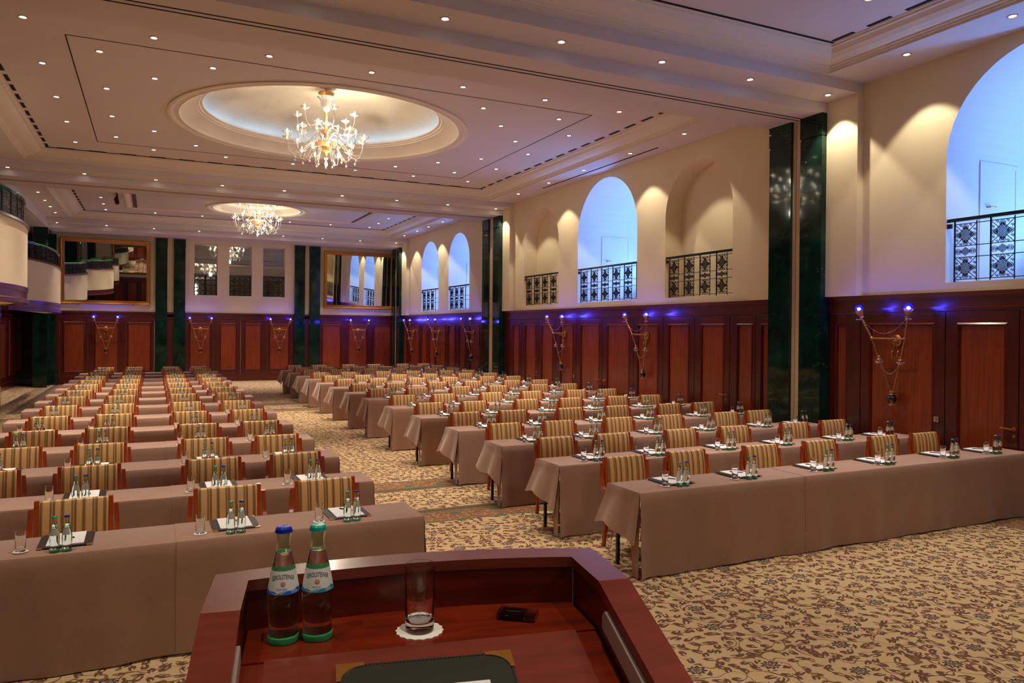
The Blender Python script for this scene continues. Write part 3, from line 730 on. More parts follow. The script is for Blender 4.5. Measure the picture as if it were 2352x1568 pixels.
mirror(6.47, 9.5, 3.0, 5.41, R(2.6), 'large gilt-framed mirror reflecting the blue arches, right end of the back wall')

# front wall behind the speaker, seen only in the mirrors
WSF = struct(empty('trim_%d' % (pn+1))); pn += 1
PF = lambda u, d, z: Vector((u, YF+d, z))
band(WSF, PF, XLL, XW); MB().box(XLL, XW, YF, YF+.02, 0, WT).build('wainscot_backing', 'mahog', WSF)
for k in range(12): leaf(WSF, PF, -3.1+k, -2.1+k, -2.92+k, -2.28+k, 'panel')
fmr = mirror(-3.08, -.09, 2.98, 5.41, R(2.6), 'large gilt-framed mirror on the wall behind the speaker, visible only as a reflection')
fmr.location = (-1.585, YF+.03, 2.98); fmr.rotation_euler = (R(2.6), 0, PI)

# ------------------------------------------------------------ sconces
BLUE = D.lights.new('sconce_light', 'POINT'); BLUE.energy = 5.0; BLUE.color = (.05, .04, 1); BLUE.shadow_soft_size = .03
def make_sconce():
    """local: wall at y=0, the sconce stands out along -y, x across"""
    t = empty('wall_sconce'); top, bar, node, low = (.395, -.30, 2.48), (.265, -.19, 2.088), (.17, -.15, 1.79), (.022, -.10, 1.335)
    m = MB().lathe([(.001, 0), (.085, 0), (.085, .015), (.065, .03), (.06, .018), (.04, .02), (.03, .035), (.001, .04)], 20, mat=Matrix.Translation((0, 0, 2.06)) @ Matrix.Rotation(PI/2, 4, 'X')); m.build('rosette', 'brass', t)
    m = MB().tube([(0, -.03, 2.06), (0, -.12, 2.03), (0, -.19, 2.088)], .014, 8).tube([(-.265, -.19, 2.088), (.265, -.19, 2.088)], .013, 8)
    for s in (-1, 1): m.sphere((s*.265, -.19, 2.088), .028, 12, 8)
    m.build('crossbar', 'brass', t)
    for s in (-1, 1):
        A, B, Cc, E_ = (Vector((s*p[0], p[1], p[2])) for p in (top, bar, node, low))
        m = MB(); n = 26; pts = []; rs = []
        for k in range(n+1):
            f = k/n; pts.append(A.lerp(B, f)+Vector((0, 0, -.04*(1-f)))); rs.append(.014+.005*math.sin(k*2.1))
        m.tube(pts, rs, 7)
        m.tube([B.lerp(Cc, k/18) for k in range(19)], [.0145+.005*math.sin(k*2.1) for k in range(19)], 7)
        m.tube([Cc.lerp(E_, k/26) for k in range(27)], [.0115+.005*math.sin(k*2.1) for k in range(27)], 7)
        m.sphere(Cc+Vector((0, 0, .035)), .022, 10, 6)
        m.build('twisted_arm', 'brass', t)
        m = MB().lathe([(.012, .03), (.03, .012), (.055, -.004), (.05, -.012), (.01, .0)], 12, Cc); dd = m.build('drip_dish', 'brass', t)
        m = MB()
        for k in range(10):
            a = 2*PI*k/10; m.sphere(Cc+Vector((.045*math.cos(a), .045*math.sin(a), -.035)), .0115, 6, 4); m.sphere(Cc+Vector((.03*math.cos(a), .03*math.sin(a), -.055)), .0115, 6, 4)
        m.build('crystal_fringe', 'crystal', dd)
        ax = (A-B).normalized(); q = ax.to_track_quat('Z', 'Y').to_matrix().to_4x4()
        m = MB().lathe([(.02, -.115), (.035, -.10), (.024, -.085), (.05, -.03), (.062, .012), (.058, .012), (.045, -.03), (.018, -.08)], 14, mat=Matrix.Translation(A) @ q, lobes=(7, .06, .06)); m.build('glass_cup', 'amber', t)
        m = MB()
        for k in range(8):
            a = 2*PI*k/8; m.sphere(A+Vector((.035*math.cos(a), .035*math.sin(a), -.12)), .008, 6, 4)
        m.build('crystal_fringe', 'crystal', t)
        g = MB().sphere(A+Vector((0, 0, .035)), .058, 18, 12).build('glass_globe', 'globeglass', t)
        MB().sphere(A+Vector((0, 0, .03)), .024, 10, 6).build('led_core', 'globehot', g)
    m = MB()
    for (p, q, sag) in ((( -.35, -.28, 2.37), (.35, -.28, 2.37), .21), ((-.16, -.15, 1.76), (.16, -.15, 1.76), .17)):
        for k in range(29):
            f = k/28; z = p[2]-sag*(1-(2*f-1)**2); m.sphere((p[0]+(q[0]-p[0])*f, p[1], z), .006, 5, 4)
    m.build('crystal_chain', 'crystal', t)
    m = MB()
    for s in (-1, 1):
        m.tube([(s*.005, -.035, 2.04), (s*.045, -.04, 1.90)], .006, 6); m.lathe([(.006, .06), (.016, .04), (.012, .03), (.02, -.05), (.001, -.05)], 10, (s*.045, -.04, 1.86))
    m.build('tassel', 'brass', t)
    MB().lathe([(.03, 1.345), (.055, 1.33), (.04, 1.315), (.05, 1.30), (.035, 1.295)], 16, (0, -.095, 0), lobes=(8, .08, .06)).build('gilt_collar', 'brass', t)
    MB().sphere((0, -.095, 1.235), .066, 20, 14).build('cobalt_ball', 'cobalt', t)
    m = MB().lathe([(.045, 1.185), (.03, 1.16), (.012, 1.15), (.001, 1.13)], 12, (0, -.095, 0)); m.build('gilt_finial', 'brass', t)
    m = MB()
    for k in range(9):
        a = 2*PI*k/9; m.sphere((.036*math.cos(a), -.095+.036*math.sin(a), 1.15), .010, 6, 4)
    m.build('crystal_fringe', 'crystal', t)
    return t
sc0 = make_sconce()
SPOTS = [(XW-.045, 7.25, -PI/2, 'brass wall sconce with two blue globes beside the near door at the right edge'),
 (XW-.045, 13.25, -PI/2, 'brass sconce with blue globes under the big middle arch, nearer of the two there'),
 (XW-.045, 16.81, -PI/2, 'brass sconce with blue globes below and left of the big middle arch'),
 (XW-.045, 22.86, -PI/2, 'brass sconce with blue globes on the right wall, just beyond the far marble pillars'),
 (XW-.045, 26.19, -PI/2, 'brass sconce with blue globes on the right wall, middle one of the far bay'),
 (XW-.045, 29.16, -PI/2, 'brass sconce with blue globes on the right wall, nearest the back corner'),
 (-1.585, YB-.045, 0, 'brass sconce with blue globes on the back wall under the left gilt mirror'),
 (1.685, YB-.045, 0, 'brass sconce with blue globes on the back wall, left of the panelled double door'),
 (4.695, YB-.045, 0, 'brass sconce with blue globes on the back wall, right of the panelled double door'),
 (7.965, YB-.045, 0, 'brass sconce with blue globes on the back wall under the right gilt mirror')]
for i, (x, y, rz, lb) in enumerate(SPOTS):
    o = sc0 if i == 0 else copy_tree(sc0, (x, y, 0), rz)
    o.location = (x, y, 0); o.rotation_euler[2] = rz; tag(o, lb, 'wall lamp', 'blue-globed brass sconces')
    for s in (-1, 1):
        lo = D.objects.new('sconce_light', BLUE); COL.objects.link(lo); v = Matrix.Rotation(rz, 3, 'Z') @ Vector((s*.395, -.39, 2.53)); lo.location = (x+v.x, y+v.y, v.z)
es = tag(MB().box(XW-.05, XW-.03, 27.5, 27.68, 2.55, 2.63).build('exit_sign', 'exit'), 'tiny green exit sign on the wood frieze of the far right wall', 'sign')
MB().box(XW-.053, XW-.05, 27.55, 27.57, 2.565, 2.615).box(XW-.053, XW-.05, 27.59, 27.64, 2.583, 2.597).build('sign_symbol', 'paper', es)

# ------------------------------------------------------------ chandeliers
def make_chandelier():
    t = empty('chandelier')      # origin at the ceiling canopy, hanging down -z
    MB().tube([(0, 0, -.02), (0, 0, .10)], .012, 8).build('hanging_rod', 'gold', t)
    MB().lathe([(.001, 0), (.17, -.01), (.16, -.03), (.05, -.045), (.001, -.05)], 28).build('canopy', 'gold', t)
    MB().lathe([(.02, -.05), (.018, -.36), (.045, -.40), (.02, -.44), (.03, -.52), (.022, -.60), (.03, -.80), (.05, -.86), (.028, -.9), (.03, -1.10)], 16).build('stem', 'amber', t)
    MB().lathe([(.19, -.10), (.15, -.13), (.12, -.20), (.105, -.30), (.07, -.38), (.03, -.41)], 24, lobes=(10, .05, .19)).build('glass_vase', 'crystal', t)
    MB().lathe([(.03, -.80), (.10, -.79), (.11, -.83), (.05, -.88), (.04, -.92), (.05, -1.0), (.03, -1.04)], 20, lobes=(10, .05, .1)).build('upper_hub', 'amber', t)
    MB().lathe([(.04, -1.04), (.22, -1.06), (.235, -1.09), (.18, -1.13), (.08, -1.17), (.09, -1.24), (.04, -1.29), (.02, -1.36)], 24, lobes=(12, .04, .2)).build('gilt_bowl', 'amber', t)
    MB().lathe([(.02, -1.36), (.05, -1.40), (.015, -1.44), (.03, -1.48), (.045, -1.53), (.015, -1.58), (.001, -1.62)], 14).build('drop_finial', 'crystal', t)
    cup = MB().lathe([(.012, -.06), (.02, -.035), (.05, -.03), (.085, .0), (.095, .02), (.08, .012), (.05, -.012), (.015, -.01)], 16, lobes=(8, .13, .09)).mesh('flower_cup', 'crystal')
    can = MB().lathe([(.012, -.01), (.014, .02), (.010, .022), (.014, .04), (.012, .06), (.004, .078), (.001, .082)], 10).mesh('bulb', 'bulb')
    drop = MB().lathe([(.003, .06), (.004, .03), (.02, .012), (.026, -.002), (.02, -.02), (.005, -.035), (.001, -.04)], 10).tube([(0, 0, .06), (0, 0, .14)], .003, 4).mesh('drop', 'crystal')
    def bez(p, n):
        out = []
        for k in range(n+1):
            f = k/n; q = [Vector(v) for v in p]
            while len(q) > 1: q = [q[i].lerp(q[i+1], f) for i in range(len(q)-1)]
            out.append(q[0])
        return out
    def tier(n, ctrl, end, off, z0, dr):
        pts = bez(ctrl, 14); am = MB().tube(pts, [.0125-.003*k/14 for k in range(15)], 7); am.sphere(pts[8], .022, 8, 6); me = am.mesh('glass_arm', 'crystal')
        for k in range(n):
            a = off+2*PI*k/n
            o = mob('glass_arm', me, t, (0, 0, 0), a)
            cc = mob('flower_cup', cup, o, (end[0], 0, end[2]+.05)); mob('bulb', can, o, (end[0], 0, end[2]+.045))
            if dr: mob('drop', drop, o, (dr[0], 0, dr[1]))
    tier(12, [(.06, 0, -1.10), (.35, 0, -.72), (.42, 0, -1.50), (.80, 0, -1.55), (.80, 0, -1.00)], (.80, 0, -1.00), .1, 0, (.64, -1.44))
    tier(6, [(.05, 0, -1.05), (.28, 0, -.55), (.30, 0, -1.15), (.56, 0, -1.20), (.55, 0, -.86)], (.55, 0, -.86), .35, 0, None)
    tier(6, [(.04, 0, -.86), (.25, 0, -.45), (.36, 0, -.95), (.60, 0, -.90), (.60, 0, -.52)], (.60, 0, -.52), .6, 0, None)
    tier(6, [(.05, 0, -1.15), (.3, 0, -.95), (.2, 0, -1.5), (.48, 0, -1.62), (.48, 0, -1.30)], (.48, 0, -1.30), .8, 0, (.33, -1.46))
    return t
ch = make_chandelier(); ch.location = (3.07, 15.03, 6.83); ch.scale = (.95, .95, .93); tag(ch, 'large Venetian glass chandelier with lit flower cups hanging under the oval dome', 'chandelier', 'glass chandeliers')
c2 = copy_tree(ch, (3.15, 26.5, 6.72), .2); tag(c2, 'glass chandelier in front of the back wall windows, the farther one', 'chandelier', 'glass chandeliers')
CL = D.lights.new('chandelier_light', 'POINT'); CL.energy = W_CHAND; CL.color = (1, .89, .74); CL.shadow_soft_size = .08
for (cx, cy, cz) in ((3.07, 15.03, 6.83), (3.15, 26.5, 6.72)):
    for k in range(3):
        lo = D.objects.new('chandelier_light', CL); COL.objects.link(lo); lo.location = (cx+.09, cy-.06, cz-(.60, .98, 1.46)[k])
for k in range(3):      # unseen point lights added to brighten the near bay, for a presumed chandelier
    lo = D.objects.new('chandelier_light', CL); COL.objects.link(lo); lo.location = (3.1, -1.6+.1*k, 5.5-.3*k)
# ------------------------------------------------------------ tables, cloths
TZ = .755; FR = [5.39, 6.82, 8.25, 9.68, 11.27, 12.85, 14.52, 16.02, 17.6, 19.15, 20.7, 22.15, 23.65, 25.15]
def cloth(x0, x1, left, right, seed, lift=0, fo=0):
    """local frame: table front edge y=0, back edge y=.5; x absolute"""
    rnd = random.Random(seed); m = MB(); z = TZ+lift; nx = 48; ph = rnd.random()*6
    path = [(.512, z-.20), (.51, z-.10), (.507, z-.02), (.495, z-.003), (.48, z), (.25, z), (.02, z), (.004-fo, z-.004), (-.004-fo, z-.02)]
    path += [(-.008-fo-.006*k/12, z-.02-(z-.034)*k/12) for k in range(1, 13)]
    n = len(path); vs = []
    for i in range(nx+1):
        u = i/nx; x = x0+(x1-x0)*u
        for j, (yy, zz) in enumerate(path):
            dn = max(0, (z-.02-zz)/z) if j > 8 else 0
            wv = dn*(.010*math.sin(x*7+ph)+.007*math.sin(x*17+ph*2))
            e = 0
            if left == 'short': e = max(0, 1-(x-x0)/.12)**2
            if right == 'long': e = max(e, max(0, 1-(x1-x)/.15)**2)
            wv -= dn*e*.05
            xx = x
            if left == 'short' and i == 0: xx = x-.02*dn
            vs.append((xx, yy+wv, zz+(.006*math.sin(x*5+ph) if j == n-1 else 0)))
    fs = [(i*n+j, (i+1)*n+j, (i+1)*n+j+1, i*n+j+1) for i in range(nx) for j in range(n-1)]
    m.add(vs, fs, True)
    def end(xe, s, hang, flare, fold):
        ny, nz = 22, 10; vs = []
        for i in range(ny+1):
            v = i/ny; y0 = -.004+.512*v
            for j in range(nz+1):
                f = j/nz; hz = hang+(fold*(1-v)**3-.02*math.sin(v*9+ph))
                zz = z-hz*f
                fl_ = flare*(f**1.2)*(1-.55*(1-v)**2)+(.022*math.sin(v*11+ph)*f if f > 0 else 0)
                if j == 0: zz = z
                if j == 1: fl_ += .006
                yy = y0-(.03*f*(1-v)**4)+(.035*f*v**4)
                vs.append((xe+s*(fl_), yy, max(.012, zz)))
        q = nz+1; m.add(vs, [(i*q+j, i*q+j+1, (i+1)*q+j+1, (i+1)*q+j) for i in range(ny) for j in range(nz)], True)
        if fold:      # hanging corner points of the cloth, under the drape
            for (yb, dy) in ((.03, 1), (.47, -1)):
                m.add([(xe-s*.015, yb, z-.15), (xe-s*.02, yb+dy*.17, z-.18), (xe+s*.02, yb+dy*.05, z-hang-.20), (xe-s*.05, yb+dy*.03, z-.3)], [(0, 1, 2), (0, 2, 3)], True)
    if left == 'short':
        end(x0, -1, .34, .13, .13)
        m.add([(x0-.02*f, -.008-.006*f, z-.02-f*(z-.034)) for f in (0, 1)]+[(x0-.015+.01*f, .10, z-.02-f*(z-.034)) for f in (0, 1)], [(0, 1, 3, 2)], True)
    if left == 'long': end(x0, -1, .70, .08, 0)
    if right == 'long': end(x1, 1, .70, .09, 0)
    if right == 'short': end(x1, 1, .33, .03, 0)
    return m
def legtable():
    t = empty('trestle_table')
    MB().box(0, 1.8, .02, .49, TZ-.035, TZ-.008).build('tabletop', 'field', t)
    for x in (.07, 1.72):
        for y in (.05, .46): MB().box(x-.014, x+.014, y-.014, y+.014, 0, TZ-.035).build('leg', 'black', t)
    return t
tb0 = None
LC = [cloth(-1.93, .148, 'long', None, 1).mesh('tablecloth', 'cloth'), cloth(-1.93, .148, 'long', None, 11).mesh('tablecloth', 'cloth')]
LC2 = [cloth(.148, 1.855, None, 'long', 1, .003, .005).mesh('tablecloth', 'cloth'), cloth(.148, 1.855, None, 'long', 11, .003, .005).mesh('tablecloth', 'cloth')]
RC = [cloth(3.83, 5.787, 'short', None, s).mesh('tablecloth', 'cloth') for s in (3, 13, 23)]
RC2 = [cloth(5.787, 7.702, None, None, 3, .002, .003).mesh('tablecloth', 'cloth'), cloth(5.787, 7.702, None, None, 13, .002, .003).mesh('tablecloth', 'cloth')]
RC3 = [cloth(7.702, 9.48, None, 'short', 3).mesh('tablecloth', 'cloth')]; RC3S = cloth(7.702, 9.30, None, 'short', 3).mesh('tablecloth', 'cloth')
def rowname(r): return 'frontmost' if r == 0 else ('rearmost' if r == 13 else ORD[r])
for r, F in enumerate(FR):
    rn = rowname(r)
    for me, s in ((LC[r % 2], 'left half of the %s left-hand row' % rn), (LC2[r % 2], 'aisle half of the %s left-hand row' % rn)):
        tag(mob('tablecloth', me, None, (0, F, 0)), 'mocha tablecloth over the %s' % s, 'tablecloth', 'tablecloths of the left block')
    for me, s in ((RC[r % 3], 'aisle third of the %s right-hand row' % rn), (RC2[r % 2], 'middle third of the %s right-hand row' % rn), (RC3S if 8.3 > F > 8 or 21 > F > 20 else RC3[0], 'wall-side third of the %s right-hand row' % rn)):
        tag(mob('tablecloth', me, None, (0, F, 0)), 'mocha tablecloth over the %s' % s, 'tablecloth', 'tablecloths of the right block')
    if tb0 is None: tb0 = legtable(); o = tb0
    else: o = copy_tree(tb0, (0, 0, 0), 0)
    o.location = (3.845, F, 0); tag(o, 'trestle table with thin black legs at the aisle end, %s right-hand row' % rn, 'table', 'trestle tables of the right block')

# ------------------------------------------------------------ armchair
def make_chair():
    """faces -y; origin on the floor below the middle of the backrest"""
    t = empty('armchair'); W = .225
    def back(zz): return .0+.10*(zz-.40)          # recline of the backrest
    for s in (-1, 1):       # upright with rear leg
        pts = [(s*(W+.012), .05, .0), (s*(W+.012), .01, .25), (s*(W+.012), -.01, .42), (s*(W+.012), .01, .60), (s*(W+.012), .047, .893)]
        m = MB(); n = len(pts); vs = []
        for (x, y, z) in pts:
            tk = .016 if z < .1 else .021
            for a, b in ((-1, -1), (1, -1), (1, 1), (-1, 1)): vs.append((x+a*.0165, y+b*tk, z))
        m.add(vs, [(i*4+k, i*4+(k+1) % 4, (i+1)*4+(k+1) % 4, (i+1)*4+k) for i in range(n-1) for k in range(4)]+[(3, 2, 1, 0), tuple(range((n-1)*4, n*4))], False)
        m.build('upright', 'chairwood', t)
        m = MB().box(s*W-.0+(-.016), s*W+.016, -.455, -.423, 0, .43); m.build('front_leg', 'chairwood', t)
        # bentwood arm: down from the upright, sweeping forward
        ctrl = [(0, .84), (0, .74), (-.01, .66), (-.06, .585), (-.16, .57), (-.28, .575), (-.38, .56), (-.43, .50), (-.44, .40)]
        cp = []
        for i in range(len(ctrl)-1):
            for k in range(4):
                f = k/4; p0 = ctrl[max(i-1, 0)]; p1 = ctrl[i]; p2 = ctrl[i+1]; p3 = ctrl[min(i+2, len(ctrl)-1)]
                q = [.5*((2*p1[d])+(-p0[d]+p2[d])*f+(2*p0[d]-5*p1[d]+4*p2[d]-p3[d])*f*f+(-p0[d]+3*p1[d]-3*p2[d]+p3[d])*f**3) for d in (0, 1)]
                cp.append(q)
        cp.append(ctrl[-1]); vs = []; nn = len(cp)
        for i, (y, z) in enumerate(cp):
            a = cp[max(i-1, 0)]; b = cp[min(i+1, nn-1)]; dy, dz = b[0]-a[0], b[1]-a[1]; L = math.hypot(dy, dz); ny_, nz_ = -dz/L, dy/L
            x = s*(W+.047)+s*.016*math.sin(PI*i/nn)
            for p, q in ((-1, -1), (1, -1), (1, 1), (-1, 1)): vs.append((x+p*.0165, y+.03+ny_*q*.013, z+nz_*q*.013))
        m = MB(); m.add(vs, [(i*4+k, i*4+(k+1) % 4, (i+1)*4+(k+1) % 4, (i+1)*4+k) for i in range(nn-1) for k in range(4)]+[(3, 2, 1, 0), tuple(range((nn-1)*4, nn*4))], False)
        m.build('armrest', 'chairwood', t)
    # backrest: padded, rounded over the top
    m = MB(); prof = [(.0, .47), (-.018, .50), (-.022, .60), (-.012, .74), (.008, .85), (.024, .884), (.046, .893), (.068, .882), (.074, .85), (.060, .74), (.046, .60), (.040, .50), (.02, .47)]
    xs = [-.222, -.219, -.21, -.1, 0, .1, .21, .219, .222]; vs = []
    for i, x in enumerate(xs):
        sh = .75 if i in (0, 8) else (.92 if i in (1, 7) else 1)
        cy = .02
        for (y, z) in prof: vs.append((x, cy+(y-cy)*sh+(.0), .68+(z-.68)*(.985 if sh < .8 else 1)))
    n = len(prof); m.add(vs, [(i*n+j, i*n+(j+1) % n, (i+1)*n+(j+1) % n, (i+1)*n+j) for i in range(len(xs)-1) for j in range(n)], True)
    m.add([vs[j] for j in range(n)], [tuple(range(n))]); m.add([vs[(len(xs)-1)*n+j] for j in range(n)], [tuple(reversed(range(n)))])
    m.build('backrest', 'stripe', t)
    m = MB(); prof = [(-.45, .40), (-.462, .44), (-.45, .475), (-.40, .485), (-.2, .488), (-.02, .48), (-.012, .44), (-.02, .40)]; vs = []
    for x in (-.205, -.20, -.1, 0, .1, .20, .205):
        for y, z in prof: vs.append((x, y, z))
    n = len(prof); m.add(vs, [(i*n+j, i*n+(j+1) % n, (i+1)*n+(j+1) % n, (i+1)*n+j) for i in range(6) for j in range(n)], True)
    m.add([vs[j] for j in range(n)], [tuple(range(n))]); m.add([vs[6*n+j] for j in range(n)], [tuple(reversed(range(n)))])
    m.build('seat', 'stripe', t)
    m = MB().box(-.21, .21, -.45, -.43, .34, .40).box(-.21, .21, -.03, -.012, .34, .40).box(-.222, -.20, -.45, -.012, .34, .40).box(.20, .222, -.45, -.012, .34, .40); m.build('seat_rail', 'chairwood', t)
    return t
CH0 = make_chair()

# ------------------------------------------------------------ bottle, glass, pad
BP = [(.0270, .0), (.0290, .004), (.0285, .012), (.0262, .024), (.0268, .040), (.0292, .060), (.0298, .078), (.0288, .094), (.0260, .112), (.0226, .130), (.0195, .146), (.0165, .160), (.0138, .174), (.0128, .184), (.0126, .194), (.0138, .198), (.0138, .208)]
def rad(z):
    for (r0, z0), (r1, z1) in zip(BP[:-1], BP[1:]):
        if z0 <= z <= z1: return r0+(r1-r0)*(z-z0)/(z1-z0)
    return BP[-1][0]
BS = 1.02
def bottle_parts(seg, cap, front):
    out = []
    out.append(('glass_base', MB().lathe([(.001, .0), (.0270, .0), (.0292, .004), (.0287, .012), (.0255, .014), (.001, .013)], seg).mesh('glass_base', 'glassbase')))
    body = [(.001, .0142)]+[(rad(z)-(.0008 if z < .02 else 0), z) for z in (.0145, .024, .040, .060, .078, .094, .112, .130, .146, .160, .168)]+[(.001, .168)]
    out.append(('water_body', MB().lathe(body, seg).mesh('water_body', 'water')))
    nk = [(rad(z), z) for z in (.1685, .174, .184, .194, .198, .204)]; nk += [(r-.002, z) for r, z in reversed(nk)]; nk.append(nk[0])
    out.append(('neck', MB().lathe(nk, seg).mesh('neck', 'glassneck')))
    cp = [(.0145, .2035), (.0158, .204), (.0148, .211), (.012, .2145), (.001, .215)]
    m = MB(); n = 42; vs = []
    for (r, z) in cp:
        for i in range(n): q = r*(1+(.045 if (i % 2 and z < .209) else 0)); vs.append((q*math.cos(2*PI*i/n), q*math.sin(2*PI*i/n), z))
    m.add(vs, [(j*n+i, j*n+(i+1) % n, (j+1)*n+(i+1) % n, (j+1)*n+i) for j in range(len(cp)-1) for i in range(n)], False)
    out.append(('crown_cap', m.mesh('crown_cap', cap)))
    def lab(z0, z1, a, h, off=.0005, k=8): return MB().lathe([(rad(z0+(z1-z0)*i/k)+off, z0+(z1-z0)*i/k) for i in range(k+1)], 20, a0=a-h, a1=a+h)
    fa = -PI/2
    if front: out.append(('label', lab(.094, .136, fa, R(100)).mesh('label', 'lbl_white'))); out.append(('label_band', lab(.136, .144, fa, R(100)).mesh('label_band', 'lbl_green')))
    else: out.append(('label', lab(.100, .140, fa, R(48)).mesh('label', 'lbl_grey'))); out.append(('label_band', lab(.140, .1445, fa, R(179)).mesh('label_band', 'lbl_green')))
    return out
def mk(parts, name):
    t = empty(name)
    for n, me in parts: mob(n, me, t)
    return t
BT = mk(bottle_parts(16, 'capteal', False), 'water_bottle'); BB = mk(bottle_parts(16, 'capblue', False), 'water_bottle')
def glass_mesh(seg): return MB().lathe([(.001, .0), (.026, .0), (.0285, .002), (.0290, .02), (.0300, .132), (.0296, .1325), (.0290, .132), (.0278, .03), (.025, .022), (.012, .019), (.001, .018)], seg).mesh('drinking_glass', 'glass')
GL = glass_mesh(20)
def doily(r=.043, n=16):
    m = MB(); k = n*4; vs = [(0, 0, .0015)]
    for i in range(k): q = r*(1+.035*math.cos(n*2*PI*i/k)); vs.append((q*math.cos(2*PI*i/k), q*math.sin(2*PI*i/k), .0015))
    for i in range(k): q = r*(1+.035*math.cos(n*2*PI*i/k)); vs.append((q*math.cos(2*PI*i/k), q*math.sin(2*PI*i/k), 0))
    m.add(vs, [(0, 1+i, 1+(i+1) % k) for i in range(k)]+[(1+i, 1+k+i, 1+k+(i+1) % k, 1+(i+1) % k) for i in range(k)]); return m
DY = doily().mesh('paper_coaster', 'doily')
def rbox(m, w, d, z0, z1, r=.012, cx=0, cy=0):
    pl = []
    for (sx, sy, a0) in ((1, 1, 0), (-1, 1, PI/2), (-1, -1, PI), (1, -1, 1.5*PI)):
        for k in range(5): a = a0+PI/2*k/4; pl.append((cx+sx*(w/2-r)+r*math.cos(a), cy+sy*(d/2-r)+r*math.sin(a)))
    return m.prism(pl, z0, z1, lambda u, v, q: (u, v, q))
def blotter():
    t = empty('desk_blotter'); rbox(MB(), .31, .335, 0, .006).build('leather_board', 'leather', t)
    for sx in (-1, 1):
        for sy in (-1, 1):
            m = MB(); x, y = sx*.1555, sy*.168; m.prism([(x, y), (x-sx*.034, y), (x-sx*.012, y-sy*.012), (x, y-sy*.034)][::(1 if sx*sy > 0 else -1)], .0, .0072, lambda u, v, q: (u, v, q)); m.build('corner_mount', 'goldbright', t)
    return t
BL0 = blotter()
PAD = MB().box(-.105, .105, -.148, .148, 0, .008).mesh('notepad', 'paper')
def pen():
    t = empty('pen'); MB().tube([(0, -.065, .005), (0, -.055, .005), (0, .045, .005)], [.001, .0042, .0045], 8).build('barrel', 'rub', t)
    MB().tube([(0, .045, .005), (0, .068, .005)], [.0046, .0042], 8).build('cap', 'rub', t); MB().box(-.001, .001, .02, .066, .009, .0115).build('clip', 'chrome', t); return t
PN0 = pen()

LX = [-1.30, -.50, .535, 1.335]; RXS = [4.37, 5.19, 6.22, 7.13, 8.20, 8.98]
first = [True]
rnd = random.Random(3)
def place(r, F, x, side, pos):
    rn = 'frontmost row' if r == 0 else ('rearmost row' if r == 13 else ORD[r]+' row from front'); jx = rnd.uniform(-.015, .015); yc = F+.97+rnd.uniform(-.015, .02); where = '%s block, %s, %s' % (side, rn, pos)
    f = first[0]; first[0] = False
    cx = x-(0 if side == 'left' else .03)+jx; rz = rnd.uniform(-.03, .03)
    if cx > 8.9 and (8 < F < 8.4 or 20 < F < 21): cx = 8.9
    o = CH0 if f else copy_tree(CH0, (0, 0, 0), 0); o.location = (cx, yc, 0); o.rotation_euler[2] = rz
    tag(o, 'striped wooden armchair, %s' % where, 'chair', 'striped armchairs in the %s block' % side)
    z = TZ+.0055
    if side == 'left': gx, b1, b2, bl, gy, by = x-.235, x-.045, x+.022, x, F+.13, F+.055
    else: gx, b1, b2, bl, gy, by = x-.16+(.04 if x > 6.5 else 0), x-.04, x+.036, x+.02, F+.145, F+.09
    c = tag(mob('paper_coaster', DY, None, (gx, gy, z)), 'white paper coaster, %s' % where, 'coaster', 'paper coasters')
    tag(mob('drinking_glass', GL, None, (gx, gy, z+.0018)), 'empty straight glass, %s' % where, 'glass', 'water glasses on the tables')
    for proto, bx_, nm in ((BT, b1, 'teal'), (BB, b2, 'blue')):
        q = proto if f else copy_tree(proto, (0, 0, 0), 0); q.location = (bx_, by, z); q.rotation_euler[2] = rnd.uniform(-.3, .3); q.scale = (BS, BS, BS)
        tag(q, '%s-capped water bottle, %s' % (nm, where), 'bottle', 'water bottles on the tables')
    q = BL0 if f else copy_tree(BL0, (0, 0, 0), 0); q.location = (bl, F+.30, z); q.rotation_euler[2] = rz*.6
    tag(q, 'black desk blotter with gold corners, %s' % where, 'blotter', 'desk blotters')
    tag(mob('notepad', PAD, None, (bl, F+.30, z+.0065), rz*.6), 'white notepad on the blotter, %s' % where, 'notepad', 'white notepads')
    q = PN0 if f else copy_tree(PN0, (0, 0, 0), 0); q.location = (bl+.01, F+.33, z+.015); q.rotation_euler[2] = R(35)
    tag(q, 'black pen lying on the notepad, %s' % where, 'pen', 'pens on the notepads')
LP = ['leftmost seat', 'second seat from left', 'third seat from left', 'aisle seat']
RP = ['aisle seat', 'second seat from aisle', 'third seat from aisle', 'fourth seat from aisle', 'fifth seat from aisle', 'seat nearest the wall']
for r, F in enumerate(FR):
    for k, x in enumerate(LX): place(r, F, x, 'left', LP[k])
    for k, x in enumerate(RXS): place(r, F, x+(-.05 if k == 5 and (8 < F < 8.4 or 20 < F < 21) else 0), 'right', RP[k])

